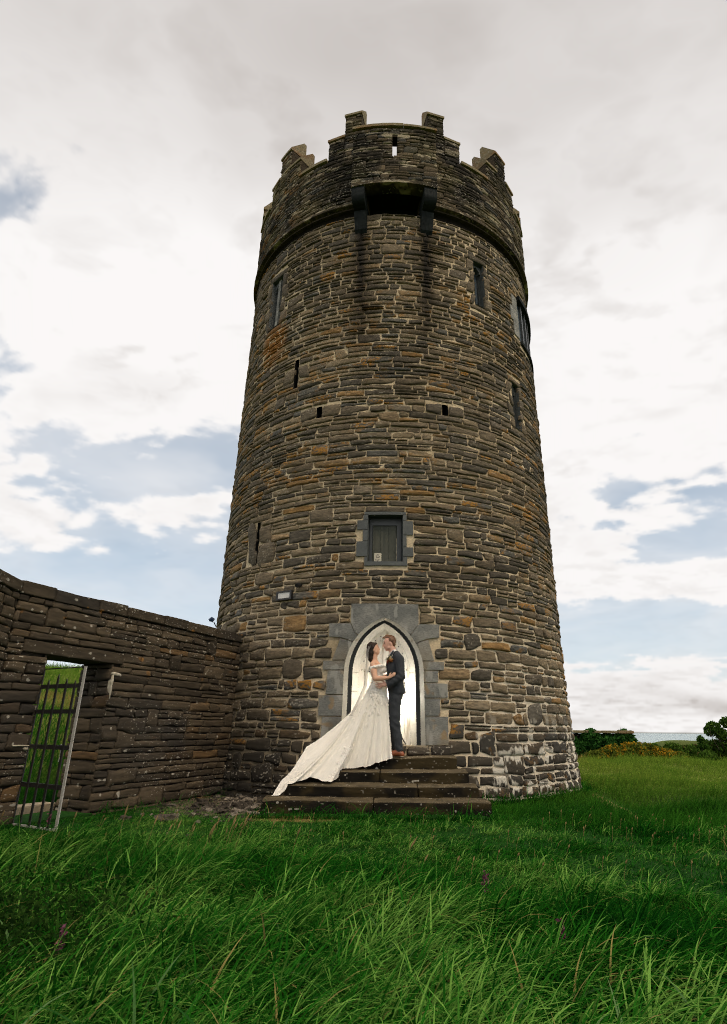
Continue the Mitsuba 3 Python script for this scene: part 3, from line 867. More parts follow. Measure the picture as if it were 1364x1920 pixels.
pc_ = [slate(-8.2, 8.2, 12.43, 14.04, 41)]
merl = []
for sg in (-1, 1):
    a = 18.6
    merl.append(('tall', sorted((sg * 12.2, sg * 18.6))))
    merl.append(('step', sorted((sg * 18.6, sg * 25.0))))
    t0 = 38.0
    while t0 < 150:
        merl += [('step', sorted((sg * t0, sg * (t0 + 6.3)))), ('tall', sorted((sg * (t0 + 6.3), sg * (t0 + 13.3)))), ('step', sorted((sg * (t0 + 13.3), sg * (t0 + 19.6))))]
        t0 += 33.0
for kind, (a, b) in merl:
    s0, s1 = (a + C0) * D2S, (b + C0) * D2S
    zt = 15.40 if kind == 'tall' else 14.70
    ss = np.linspace(s0 + .004, s1 - .004, max(2, int((s1 - s0) / .15)))
    k = add('tower__merlon', sweep(ss, [[3.42, 14.052], [RP - .03, 14.052], [RP - .03, zt], [3.42, zt]]), 'm_parapet_core')
    ss = np.linspace(s0 - .012, s1 + .012, max(2, int((s1 - s0) / .15)))
    add(k + '__coping', sweep(ss, [[3.39, zt + .003], [RP + .03, zt + .003], [RP + .03, zt + .07], [3.47, zt + .58], [3.39, zt + .56]]), 'm_coping')
    if abs(a) < 110:
        pc_.append(courses(s0 + .005, s1 - .005, 14.05, zt - .02, lambda z: (.06, .12), lambda z: (.14, .40), lambda z: (.010, .008), [], int(abs(a) * 7) + 3, split=.1))
for sg in (-1, 1):
    for t0 in [25.0] + [38.0 + 19.6 + 33.0 * k for k in range(4)]:
        a, b = sorted((sg * (t0 + .1), sg * (t0 + (12.9 if t0 == 25.0 else 13.3))))
        for u in range(2):
            aa, bb = a + (b - a) * u / 2, a + (b - a) * (u + 1) / 2
            add('tower__parapet_coping', ringpart((aa + C0) * D2S + .004, (bb + C0) * D2S - .004, 14.055, 14.135, 3.40, RP + .05, 4), 'm_coping')
pcs = np.vstack(pc_)
V, F, U = stones(pcs, lambda s, z, d: cyl(s, z, d, R=RP - .012), nx=7, ny=4, proud=(.006, .034), rough=.008, rnd=.22, seed=15, skirt=.02, wob=.0)
ctr = V.mean(1); nrm = (ctr - np.array([AX[0], AX[1], 0])) * [1, 1, 0]; nrm /= np.linalg.norm(nrm, axis=1, keepdims=True)
parapet_bits = [(V, F, U)]
# machicolation box on its two corbels
RB = 4.25
slot = sbox(.027 - .05, 13.34, .027 + .05, 13.98)
boxp = sbox(SB0, 12.60, SB1, 14.25).difference(slot)


def prismR(poly, r0, r1): return prism(poly, r0 - 3.9, r1 - 3.9, R=3.9)


add('tower__box_machicolation', cat([prismR(boxp, 3.97, RB - .03), prismR(sbox(SB0, 12.60, SB0 + .25, 14.25), 3.44, 3.97), prismR(sbox(SB1 - .25, 12.60, SB1, 14.25), 3.44, 3.97)]), 'm_parapet_core')
add('tower__box_machicolation__floor', prismR(sbox(SB0 + .01, 12.607, SB1 - .01, 12.72), 3.3, 3.965), 'm_corbel')
lint = [(SB0, 12.47), (SB0 + .3, 12.49), (.027, 12.51), (SB1 - .3, 12.49), (SB1, 12.47), (SB1, 12.598), (SB0, 12.598)]
add('tower__box_machicolation__lintel', prismR(Polygon(lint), 3.95, RB + .012), 'm_parapet_stone', uv=None)
add('tower__box_machicolation__coping', cat([prismR(sbox(SB0 - .01, 14.252, .2, 14.33), 3.92, RB + .05), prismR(sbox(.205, 14.252, SB1 + .01, 14.315), 3.92, RB + .05)]), 'm_coping')
bc = courses(SB0, SB1, 12.60, 14.24, lambda z: (.055, .12), lambda z: (.16, .50), lambda z: (.010, .008), [[.027 - .05, .027 + .05, 13.34, 13.98]], 77, split=.1)
V2, F2, U2 = stones(bc, lambda s, z, d: cyl(s, z, d, R=RB - .012), nx=7, ny=4, proud=(.006, .032), rough=.008, rnd=.22, seed=16, skirt=.02)
V, U, pcs = np.vstack([V, V2]), np.vstack([U, U2]), np.vstack([pcs, bc])
ctr = V.mean(1); nrm = (ctr - np.array([AX[0], AX[1], 0])) * [1, 1, 0]; nrm /= np.linalg.norm(nrm, axis=1, keepdims=True)
score = shown_area(ctr, nrm, (pcs[:, 1] - pcs[:, 0]) * (pcs[:, 3] - pcs[:, 2]))
sel = np.zeros(len(V), bool); sel[np.argsort(-score)[:150]] = True
emit_stones(V, F, U, sel, 'tower__parapet__slate', 'm_parapet_stone')
mj, uj = joined(V[~sel], F, U[~sel])
add('tower__parapet__slate_masonry', mj, 'm_parapet_stone', smooth=True, uv=uj)
lab('tower__parapet__slate_masonry', kind='stuff')
for s0, s1 in ((SB0 + .005, SB0 + .275), (SB1 - .275, SB1 - .005)):
    lo = [(3.70, 11.55), (3.79, 11.55), (3.86, 11.62), (3.965, 12.0), (3.965, 12.06), (3.70, 12.06)]
    hi = [(3.70, 12.068), (3.985, 12.068), (4.04, 12.09)] + [(4.04 + .19 * math.sin(t), 12.28 - .19 * math.cos(t)) for t in np.linspace(.15, 1.57, 8)] + [(4.23, 12.468), (3.70, 12.468)]
    ss = np.linspace(s0, s1, 3)
    k = add('tower__corbel', sweep(ss, lo), 'm_corbel', smooth=25)
    add(k + '__corbel_head', sweep(ss, hi), 'm_corbel', smooth=25)


# fittings on the wall
def local(s, z, off, m):
    """a mesh in (along, out, up) coordinates stood on the wall"""
    th = s / 3.9
    X = np.array([math.cos(th), math.sin(th), 0]); Y = np.array([math.sin(th), -math.cos(th), 0]); Zv = np.array([0, 0, 1.0])
    v = np.asarray(m[0]) if isinstance(m, tuple) else m.vertices
    f = m[1] if isinstance(m, tuple) else m.faces
    return (cyl(s, z, off) + v[:, :1] * X + v[:, 1:2] * Y + v[:, 2:3] * Zv, f)


lab('floodlight', 'slim white-faced floodlight in a black frame on the stone wall left of the door', 'floodlight')
add('floodlight__housing', local(-1.98, 3.33, 0, cat([bx((-.172, .03, -.082), (.172, .078, -.052)), bx((-.172, .03, .052), (.172, .078, .082)), bx((-.172, .03, -.052), (-.135, .078, .052)), bx((.135, .03, -.052), (.172, .078, .052)), bx((-.134, .03, -.051), (.134, .054, .051)), bx((-.02, -.03, -.04), (.02, .03, .04))])), 'm_plastic_black')
add('floodlight__lens', local(-1.98, 3.33, 0, bx((-.134, .055, -.051), (.134, .066, .051))), 'm_lamp_glass')
lab('security_camera', 'tiny black camera fixed to the stone wall beside the floodlight', 'security camera')
add('security_camera__body', local(-1.665, 3.49, .06, tube([(0, 0, 0), (0, .05, -.01), (.01, .10, -.03)], [.045, .045, .036], 12)), 'm_plastic_black')
add('security_camera__mount', local(-1.665, 3.49, .0, tube([(0, 0, .01), (0, .07, .01)], [.03, .02], 8)), 'm_plastic_black')
lab('wall_lamp', 'small blue lamp on a bracket at the left edge of the tower', 'lamp')
add('wall_lamp__head', local(-5.32, 3.31, .11, tube([(0, 0, 0), (.0, .05, .03), (.0, .10, .0)], [.05, .055, .03], 10)), 'm_blue_plastic')
add('wall_lamp__bracket', local(-5.32, 3.31, 0, tube([(0, -.02, -.16), (0, .04, -.14), (0, .10, -.03)], .012, 6)), 'm_iron')
# ------------------------------------------------------------------ steps up to the door
def slab(x0, x1, y0, y1, z0, z1, r=.018, amp=.010, tilt=0.0, seed=0, sub=4, wear=0.0):
    m = trimesh.creation.box(extents=(1, 1, 1))
    for _ in range(sub): m = m.subdivide()
    L = np.array([x1 - x0, y1 - y0, z1 - z0])
    p = m.vertices * L
    c = np.clip(p, -L / 2 + r, L / 2 - r)
    d = p - c; n = np.linalg.norm(d, axis=1, keepdims=True)
    p = np.where(n > 1e-9, c + d / np.maximum(n, 1e-9) * r, p)
    p = p + np.array([(x0 + x1) / 2, (y0 + y1) / 2, (z0 + z1) / 2])
    q = np.stack([meshkit.fbm(p * np.array([4, 4, 9]) + seed + k * 31, 4, 3 + k) - .5 for k in range(3)], -1)
    p = p + q * 2 * amp
    p[:, 2] += tilt * (p[:, 1] - y0) * (p[:, 2] > (z0 + z1) / 2)
    if wear:
        p[:, 2] -= wear * np.exp(-(p[:, 0] / .7) ** 2) * (p[:, 2] > (z0 + z1) / 2) * np.exp(-((p[:, 1] - y0) / .25) ** 2)
    return p, m.faces


lab('stone_steps', 'four worn dark stone steps spotted with lichen below the arched door', 'steps')
for k, (x0, x1, y0, zt, js) in enumerate([(-1.61, 1.50, 8.68, .172, [-.1]), (-1.36, 1.38, 9.0, .334, [.52]), (-1.28, 1.285, 9.3, .505, [-.02]), (-1.15, 1.156, 9.6, .688, [-.3])]):
    xs = [x0] + js + [x1]
    yb = [9.06, 9.36, 9.66, 10.05][k]
    for a, b in zip(xs[:-1], xs[1:]):
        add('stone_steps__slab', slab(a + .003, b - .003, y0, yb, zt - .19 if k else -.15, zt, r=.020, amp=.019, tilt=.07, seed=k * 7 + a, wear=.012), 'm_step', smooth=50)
add('stone_steps__core', cat([bx((-1.5, 9.0, -.2), (1.4, 10.3, .14)), bx((-1.3, 9.33, .14), (1.3, 10.3, .31)), bx((-1.2, 9.64, .31), (1.2, 10.3, .48))]), 'm_wall_core')
# gravelly apron in front of the lowest step
add('pavement', slab(-1.75, 1.42, 8.36, 8.70, -.12, .018, r=.02, amp=.012, sub=5, seed=3), 'm_earth', smooth=60)
lab('pavement', kind='structure')

# ------------------------------------------------------------------ side wall with the gateway
WA, WU, WN = np.array([-2.65, 11.1]), np.array([-.3816, -.9243]), np.array([.9243, -.3816])
WK = WA + WU * 4.53
WV = np.array([.141, -.990]); WM = np.array([.990, .141])


def wallmap(s, z, d):       # s runs to the right, so the distance from the tower is -s
    s, z, d = np.broadcast_arrays(np.asarray(s, float), z, d)
    t = -s
    k = t > 4.53
    base = np.where(k[..., None], WK + (t[..., None] - 4.53) * WV + d[..., None] * WM, WA + t[..., None] * WU + d[..., None] * WN)
    return np.concatenate([base, z[..., None]], -1)


def wallbox(t0, t1, z0, z1, d0, d1):
    c = np.array([[-t0, z, d] for z in (z0, z1) for d in (d0, d1)] + [[-t1, z, d] for z in (z0, z1) for d in (d0, d1)])
    v = wallmap(c[:, 0], c[:, 1], c[:, 2])
    f = trimesh.convex.convex_hull(v)
    return f.vertices, f.faces


lab('boundary_wall', 'dark dry-stone garden wall running from the left side of the tower, with a gateway', 'wall')
TH = .58
add('boundary_wall__core', cat([wallbox(-1.6, 2.915, -.2, 2.56, -TH, -.035), wallbox(4.015, 4.53, -.2, 2.56, -TH, -.035), wallbox(2.90, 4.03, 1.93, 2.557, -TH + .003, -.038), wallbox(4.531, 7.0, -.2, 2.56, -TH, -.035)]), 'm_wall_core')
wb_ = [[-3.98, -2.95, -1, 1.9], [-4.33, -2.78, 1.9, 2.06]]
wc = courses(-6.9, .55, -.12, 2.565, lambda z: (.06, .145), lambda z: (.20, .72), lambda z: (.010, .009), wb_, 3, split=.16, jump=.1)
wc = wc[~((wc[:, 0] < -4.53) & (wc[:, 1] > -4.53) & (wc[:, 1] - wc[:, 0] < .02))]
wc = np.array([q for c in wc for q in ([c] if not c[0] < -4.53 < c[1] else [[c[0], -4.535, c[2], c[3]], [-4.525, c[1], c[2], c[3]]]) if q[1] - q[0] > .02])     # no stone crosses the bend
V, F, U = stones(wc, wallmap, nx=12, ny=5, proud=(.0, .020), rough=.015, rnd=.06, seed=9, skirt=.05)
sel = np.ones(len(V), bool)
ctr = V.mean(1)
nn = np.broadcast_to(np.append(WN, 0), ctr.shape)
score = shown_area(ctr, nn, (wc[:, 1] - wc[:, 0]) * (wc[:, 3] - wc[:, 2]))
sel = np.zeros(len(V), bool); sel[np.argsort(-score)[:280]] = True
emit_stones(V, F, U, sel, 'boundary_wall__stone', 'm_wall_stone')
if (~sel).any():
    mj, uj = joined(V[~sel], F, U[~sel])
    add('boundary_wall__stonework', mj, 'm_wall_stone', smooth=True, uv=uj)
    lab('boundary_wall__stonework', kind='stuff')
# far jamb of the gateway
rv = courses(0.0, TH, -.12, 1.9, lambda z: (.10, .2), lambda z: (.25, .58), lambda z: (.010, .010), [], 31)
V, F, U = stones(rv, lambda a, z, d: np.concatenate([(WA + WU * 2.95 + (d[..., None]) * WU - (TH - a[..., None]) * WN), z[..., None]], -1), nx=8, ny=5, proud=(.0, .02), rough=.01, rnd=.12, seed=10, skirt=.03)
emit_stones(V, F, U, np.ones(len(V), bool), 'boundary_wall__jamb_stone', 'm_wall_stone')
# near jamb
V, F, U = stones(rv, lambda a, z, d: np.concatenate([(WA + WU * 3.98 - (d[..., None]) * WU - (a[..., None]) * WN), z[..., None]], -1), nx=8, ny=5, proud=(.0, .02), rough=.01, rnd=.12, seed=12, skirt=.03)
emit_stones(V, F, U, np.ones(len(V), bool), 'boundary_wall__jamb_stone', 'm_wall_stone')


def wallslab(t0, t1, z0, z1, d0, d1, seed, amp=.012, r=.015):
    v, f = slab(-t1, -t0, d0, d1, z0, z1, r=r, amp=amp, seed=seed)
    return wallmap(v[:, 0], v[:, 2], v[:, 1]), f


v, f = wallslab(2.78, 4.33, 1.905, 2.055, -TH, .018, 5)
add('boundary_wall__lintel', (v, f), 'm_wall_stone', smooth=50, uv=np.tile([.35, .2], (len(v), 1)))
tt = [-.5, .25, .8, 1.55, 2.1, 2.85, 3.35, 4.05, 4.53, 5.2, 6.0, 6.9]
for k, (a, b) in enumerate(zip(tt[:-1], tt[1:])):
    v, f = wallslab(a + .004, b - .004, 2.572 + .006 * math.sin(k * 5), 2.725 + .012 * math.sin(k * 3), -TH - .04, .035 + .012 * math.sin(k * 7), k)
    add('boundary_wall__coping', (v, f), 'm_wall_stone', smooth=50, uv=np.tile([.2 + .5 * (k % 3) / 3, .3], (len(v), 1)))
# lime wash splashed at the corner of the far jamb
V, F, U = stones(np.array([[-2.945, -2.80, 1.74, 1.79], [-2.945, -2.90, 1.45, 1.73], [-4.22, -3.985, .845, .865], [-4.06, -3.985, .80, .85]]), wallmap, nx=8, ny=5, proud=(.030, .034), rough=.006, rnd=.7, seed=3, skirt=.02)
for k in range(len(V)): add('boundary_wall__lime_patch', (V[k], F), 'm_lime', smooth=True)
v, f = wallslab(2.90, 4.15, -.05, .12, -TH - .28, -TH - .03, 4, amp=.004)
add('threshold_slab', (v, f), 'm_concrete', smooth=50)
lab('threshold_slab', 'pale concrete slab lying across the back of the gateway in the garden wall', 'slab')
v, f = wallslab(2.90, 4.15, -.16, .035, -TH - .02, .05, 8, amp=.006)
add('threshold_slab_001', (v, f), 'm_earth', smooth=50)
lab('threshold_slab_001', 'worn brown sill slab on the ground between the gateway jambs', 'slab')

# ------------------------------------------------------------------ iron gate, standing open
lab('iron_gate', 'black barred iron gate with a pale steel stile standing open in the garden wall', 'gate')
H, G = np.array([-4.155, 7.395]), np.array([.871, -.491])
GN = np.array([G[1], -G[0]])


def gm(a0, a1, z0, z1, b0=-.006, b1=.006):
    c = np.array([[a, b, z] for a in (a0, a1) for b in (b0, b1) for z in (z0, z1)])
    v = np.column_stack([H[0] + c[:, 0] * G[0] + c[:, 1] * GN[0], H[1] + c[:, 0] * G[1] + c[:, 1] * GN[1], c[:, 2]])
    h = trimesh.convex.convex_hull(v)
    return h.vertices, h.faces


def gpts(pts):
    return [(H[0] + a * G[0] + b * GN[0], H[1] + a * G[1] + b * GN[1], z) for a, b, z in pts]


GW = .815
add('iron_gate__stile', gm(GW - .045, GW, .02, 1.735, -.004, .004), 'm_galv')
lab('iron_gate__stile', 'pale galvanised stile')
add('iron_gate__stile', gm(0, .012, .03, 1.72), 'm_iron')
add('iron_gate__rail', gm(.012, GW - .045, 1.722, 1.734), 'm_iron')
for z in (1.52, 1.235, .85, .446):
    add('iron_gate__rail', gm(.012, GW - .045, z - .024, z + .024), 'm_iron')
add('iron_gate__rail', gm(.0, GW - .045, .025, .045), 'm_galv')
for k, a in enumerate((.155, .33, .505, .67)):
    zt = (1.60, 1.66, 1.60, 1.58)[k]
    m = cat([gm(a - .018, a + .018, .046, zt - .05, .0065, .0165), (lambda v: (v.vertices, v.faces))(trimesh.convex.convex_hull(np.array(gpts([(a - .018, b, zt - .05) for b in (.0065, .0165)] + [(a + .018, b, zt - .05) for b in (.0065, .0165)] + [(a, b, zt) for b in (.0065, .0165)]))))])
    add('iron_gate__bar', m, 'm_iron')
add('iron_gate__latch', cat([tube(gpts([(GW - .33, -.02, .85), (GW - .05, -.02, .855)]), .009, 8), tube(gpts([(GW - .235, -.022, .86), (GW - .225, -.03, .76), (GW - .24, -.03, .70)]), .009, 6)] +
                            [tube(gpts([(GW - q + .022 * math.cos(t), -.022, .855 + .022 * math.sin(t)) for t in np.linspace(0, 6.28, 12)]), .006, 5) for q in (.075, .235)]), 'm_galv')
for z in (.3, 1.4):
    add('iron_gate__hinge', tube(gpts([(-.03, 0, z - .04), (-.03, 0, z + .04)]), .014, 8), 'm_iron')

# ------------------------------------------------------------------ loose stones by the wall foot
g = np.random.default_rng(12)
ico = trimesh.creation.icosphere(1)
ms, us = [], []
for k in range(620):
    a, r = g.uniform(0, 6.28), abs(g.normal(0, .55))
    x, y = -2.05 + r * math.cos(a) * 1.1, 9.45 + r * math.sin(a) * 1.5
    if np.hypot(x - AX[0], y - AX[1]) < 3.93 or (np.array([x, y]) - WA) @ WN < .06 or x > -1.6: continue
    sz = np.exp(g.normal(-3.75, .5))
    q = ico.vertices * (1 + .35 * g.normal(size=(len(ico.vertices), 1))) * np.array([1.3, .9, .55]) * sz
    c, s_ = math.cos(a * 3), math.sin(a * 3)
    q = q @ np.array([[c, -s_, 0], [s_, c, 0], [0, 0, 1]])
    ms.append((q + [x, y, float(ground_z(x, y)) + sz * .25], ico.faces)); us.append(np.full((len(q), 2), g.random() ** 1.6))
add('rubble', cat(ms), 'm_rubble', uv=np.vstack(us))
lab('rubble', 'scattered grey stone chips on bare earth where garden wall meets tower', kind='stuff')
# ------------------------------------------------------------------ grass


def blades(x, y, h, w, bend, ang, face, z0=None, seg=5, start=None):
    """arching tapered blades: the angle from upright grows along each -> (verts, tris, uv)"""
    n = len(x)
    t = np.linspace(0, 1, seg + 1)[None]
    z0 = ground_z(x, y) - .01 if z0 is None else z0
    st = (.22 if start is None else start) * np.ones(n)
    tm = (t[:, 1:] + t[:, :-1]) / 2
    phi = np.minimum(st[:, None] + 1.75 * bend[:, None] * tm**1.15, 2.5)
    step = h[:, None] / seg * np.ones_like(phi)
    hor = np.concatenate([np.zeros((n, 1)), np.cumsum(step * np.sin(phi), 1)], 1)
    up = np.concatenate([np.zeros((n, 1)), np.cumsum(step * np.cos(phi), 1)], 1)
    wid = w[:, None] * (1 - t**2.2 * .97) * np.minimum(1, .5 + 1.8 * t) / 2
    lx, ly = np.cos(ang)[:, None], np.sin(ang)[:, None]
    cx, cy, cz = x[:, None] + hor * lx, y[:, None] + hor * ly, z0[:, None] + up
    fx, fy = np.cos(face)[:, None] * wid, np.sin(face)[:, None] * wid
    v = np.stack([np.stack([cx - fx, cy - fy, cz], -1), np.stack([cx + fx, cy + fy, cz + .15 * wid], -1)], 2)   # n, seg+1, 2, 3
    m = 2 * (seg + 1)
    f = []
    for k in range(seg):
        a = 2 * k
        f += [[a, a + 1, a + 3], [a, a + 3, a + 2]]
    F = (np.array(f)[None] + (np.arange(n) * m)[:, None, None]).reshape(-1, 3)
    return v.reshape(-1, 3), F, np.repeat(t[0], 2)


def grow(key, x, y, h, w, bend, ang, face, tone, bsdf, seg=4, start=None):
    v, F, t = blades(x, y, h, w, bend, ang, face, seg=seg, start=start)
    uv = np.stack([np.repeat(tone, 2 * (seg + 1)), np.tile(t, len(x))], 1)
    return add(key, (v, F), bsdf, uv=uv)


def free(x, y, wallside=.10):
    ok = np.hypot(x - AX[0], y - AX[1]) > 4.04
    ok &= ~((x > -1.72) & (x < 1.52) & (y > 8.42) & (y < 10.5))
    w = (x - WA[0]) * WN[0] + (y - WA[1]) * WN[1]
    ok &= (w > wallside) | (x > -2.4) | (y < 5.5) & (x > -4.0)
    return ok


def tallness(x, y):
    yb = np.interp(x, [-6, -1.2, -.3, .8, 2.0, 3.2, 6], [6.3, 6.6, 5.8, 4.7, 4.4, 4.7, 4.7])
    return .072 + .225 * sstep(yb + .6, yb - 1.3, y) * (.45 + 1.1 * meshkit.noise(np.stack([x * 1.2, y * 1.2, 0 * x], -1), 77))


g = np.random.default_rng(101)


def grassy(xx, yy, g):
    ok = free(xx, yy) & (np.abs(xx) < 9)
    bare = np.exp(-((xx + 2.3) / .9) ** 2 - ((yy - 9.6) / 1.0) ** 2) + np.exp(-((xx + 1.15) / .7) ** 2 - ((yy - 8.3) / .16) ** 2) * .8
    dark = np.exp(-((xx + 1.85) / .48) ** 2 - ((yy - 3.25) / .48) ** 2)
    return ok & (g.random(len(xx)) > bare * .93) & (g.random(len(xx)) > dark * .75)


# tussocks: blades fan out from a common foot and bend over with the wind
nt = 3600
ty = 1.15 + 7.2 * g.random(nt) ** .78
tx = (g.random(nt) * 2 - 1) * (.66 * ty + .5)
big = meshkit.fbm(np.stack([tx * .9, ty * .9, 0 * tx], -1), 3, 5)
k_ = grassy(tx, ty, g) & (g.random(nt) < .35 + 2.2 * (big - .33))
tx, ty = tx[k_], ty[k_]; nt = len(tx)
per = 46
tsize = np.exp(g.normal(0, .28, nt)) * np.clip(.55 + .9 * meshkit.noise(np.stack([tx * 1.3, ty * 1.3, 0 * tx], -1), 77), .5, 1.5)
ttone = np.clip(.5 + 1.5 * (meshkit.fbm(np.stack([tx * .8, ty * .8, 0 * tx + 9], -1), 3, 8) - .5) + g.normal(0, .10, nt), .02, .9)
ta = g.uniform(0, 6.283, (nt, per)); tr_ = np.abs(g.normal(0, .075, (nt, per)))
xx = (tx[:, None] + tr_ * np.cos(ta)).ravel(); yy = (ty[:, None] + tr_ * np.sin(ta)).ravel()
ox = np.cos(ta) * .55 + .62 + g.normal(0, .3, (nt, per)); oy = np.sin(ta) * .55 - .12 + g.normal(0, .3, (nt, per))
lean = np.arctan2(oy, ox).ravel()
hh = (tallness(xx, yy) * np.repeat(tsize, per) * np.exp(np.clip(g.normal(0, .28, nt * per), -.7, .45)))
tone = np.clip(np.repeat(ttone, per) + g.normal(0, .20, nt * per), 0, .96)
ok = grassy(xx, yy, g)
# a lower sward between them
n2 = 105000
y2 = 1.2 + 8.8 * g.random(n2) ** .62; x2 = (g.random(n2) * 2 - 1) * (.66 * y2 + .5)
k_ = grassy(x2, y2, g); x2, y2 = x2[k_], y2[k_]; n2 = len(x2)
h2 = tallness(x2, y2) * .62 * np.exp(np.clip(g.normal(0, .3, n2), -.7, .5))
t2 = np.clip(.42 + 1.3 * (meshkit.fbm(np.stack([x2 * 1.1, y2 * 1.1, 0 * x2 + 9], -1), 3, 8) - .5) + g.normal(0, .18, n2), 0, .96)
l2 = g.normal(0, 1.1, n2)
# growth along the feet of tower, steps and wall
n3_ = 3600
q_ = g.random(n3_)
th_ = g.uniform(.36, 1.5, n3_); rr_ = 4.07 + np.abs(g.normal(0, .07, n3_))
x3 = np.where(q_ < .55, AX[0] + rr_ * np.sin(th_), np.where(q_ < .8, g.uniform(-1.7, 1.6, n3_), 0)); y3 = np.where(q_ < .55, AX[1] - rr_ * np.cos(th_), 8.36 - np.abs(g.normal(0, .06, n3_)))
wt = g.uniform(.2, 5, n3_); wo = .07 + np.abs(g.normal(0, .06, n3_)); w3 = q_ >= .8
x3 = np.where(w3, WA[0] + WU[0] * wt + WN[0] * wo, x3); y3 = np.where(w3, WA[1] + WU[1] * wt + WN[1] * wo, y3)
k_ = ~(w3 & (wt > 2.9) & (wt < 4.0)) & ~(w3 & (wt < 2.2) & (g.random(n3_) < .7)); x3, y3 = x3[k_], y3[k_]; n3_ = len(x3)
h3 = .10 * np.exp(g.normal(0, .5, n3_)) + .05
X_, Y_ = np.concatenate([xx[ok], x2, x3]), np.concatenate([yy[ok], y2, y3])
H_, T_, L_ = np.concatenate([hh[ok], h2, h3]), np.concatenate([tone[ok], t2, g.uniform(.1, .7, n3_)]), np.concatenate([lean[ok], l2, g.normal(0, 1.5, n3_)])
n = len(X_)
T_ = np.where(g.random(n) < .014, .99, T_)
H_ = np.minimum(H_, np.interp(Y_, [1.1, 2, 4, 7], [.30, .33, .40, .36]) * g.uniform(.75, 1.0, n))
grow('tall_grass', X_, Y_, H_ * 1.15, .005 + .030 * H_ * g.random(n) ** .8, np.clip(g.normal(1.0, .30, n), .3, 1.6), L_, L_ + math.pi / 2 + g.normal(0, .45, n), T_, 'm_grass', 6, np.abs(g.normal(.24, .16, n)))
lab('tall_grass', 'deep green wind-bent meadow grass filling the foreground below the tower', 'grass', kind='stuff')
# a few broad blades close by
n = 340
yb_ = g.uniform(1.1, 3.6, n); xb_ = (g.random(n) * 2 - 1) * .72 * yb_
hb = .86 * g.uniform(.34, .60, n) * np.where(yb_ > 2.2, .8, 1)
lb = g.normal(.1, .9, n) + np.where(g.random(n) < .3, math.pi, 0)
grow('broad_grass', xb_, yb_, hb, g.uniform(.009, .021, n), g.uniform(.5, 1.5, n), lb, lb + math.pi / 2 + g.normal(0, .4, n), g.uniform(.0, .97, n), 'm_broad', 9)
lab('broad_grass', 'broad pale green blades arching over the nearest grass', 'grass', kind='stuff')
# meadow to the right and behind
n = 105000
yy = 7.6 + 18.9 * g.random(n) ** 1.25
xx = 1.4 + (.64 * yy + 2.3) * g.random(n)
ok = free(xx, yy) & (np.hypot(xx - AX[0], yy - AX[1]) > 4.0) & (g.random(n) < (yy - 7.4) / 1.6)
pd = np.abs(xx - np.interp(yy, pc[::-1, 1], pc[::-1, 0]))
ok &= ~((pd < .26) & (yy < 12.4) & (yy > 8.7) & (g.random(n) > .12))
xx, yy = xx[ok], yy[ok]; n = len(xx)
tone = np.clip(.1 + .8 * meshkit.fbm(np.stack([xx * .8, yy * .8, 0 * xx], -1), 3, 18) + g.normal(0, .16, n) + .2 * sstep(10, 20, yy), 0, 1)
lean = g.normal(0, 1.2, n)
hh = (.05 + .24 * meshkit.noise(np.stack([xx * 1.1, yy * 1.1, 0 * xx], -1), 3) ** 1.5 + .10 * sstep(18, 24, yy)) * np.exp(g.normal(0, .25, n))
grow('meadow_grass', xx, yy, hh, .006 + .00085 * yy * g.random(n), g.uniform(.2, .9, n), lean, g.uniform(0, 3.14, n), tone, 'm_field_grass', 3)
lab('meadow_grass', 'sunlit olive green meadow grass to the right of the tower', 'grass', kind='stuff')
# rough bank behind the garden wall
n = 26000
d_ = 8.5 + 22 * g.random(n) ** 1.3; az_ = np.radians(g.uniform(-33, -19, n))
xx, yy = d_ * np.sin(az_), d_ * np.cos(az_)
ok = ((xx - WA[0]) * WN[0] + (yy - WA[1]) * WN[1] < -.95) & (np.hypot(xx - AX[0], yy - AX[1]) > 4.3)
xx, yy = xx[ok], yy[ok]; n = len(xx)
tone = np.clip(.2 + .9 * (meshkit.fbm(np.stack([xx * 1.3, yy * 1.3, 0 * xx], -1), 3, 28) - .2) + g.normal(0, .12, n), 0, 1)
grow('bank_grass', xx, yy, g.uniform(.12, .38, n), .008 + .001 * yy * g.random(n), g.uniform(.2, 1, n), g.uniform(0, 6.28, n), g.uniform(0, 3.14, n), tone, 'm_field_grass', 3)
lab('bank_grass', 'yellow green rough grass on the bank seen through the gateway', 'grass', kind='stuff')
# dark leafy herbs in the left foreground
n = 7500
q = g.normal(0, 1, (n, 3)) * [.34, .34, .10] + [-1.85, 3.25, .13]
q[:, 2] = np.abs(q[:, 2]) 


def leaves(c, size, g, up=.35, aspect=1.6):
    n = len(c)
    d = g.normal(size=(n, 3)); d /= np.linalg.norm(d, axis=1, keepdims=True)
    d2 = g.normal(size=(n, 3)); d2[:, 2] += up; d2 = np.cross(d, d2); d2 /= np.linalg.norm(d2, axis=1, keepdims=True) + 1e-9
    a, b = d * size[:, None] * aspect / 2, d2 * size[:, None] / 2
    v = np.stack([c - a, c + b * .8, c + a, c - b * .8], 1)
    f = (np.array([[0, 1, 2], [0, 2, 3]])[None] + (np.arange(n) * 4)[:, None, None]).reshape(-1, 3)
    return v.reshape(-1, 3), f


def foliage(key, c, size, bsdf, g, tone, second=None, **k):
    v, f = leaves(c, size, g, **k)
    uv = np.repeat(np.stack([tone, second if second is not None else 0 * tone], 1), 4, axis=0)
    return add(key, (v, f), bsdf, uv=uv)


q[:, 2] += ground_z(q[:, 0], q[:, 1])
foliage('undergrowth', q, g.uniform(.008, .024, n), 'm_herb', g, g.random(n) ** 1.6)
lab('undergrowth', 'dark low leafy weeds in the left foreground grass', kind='stuff')
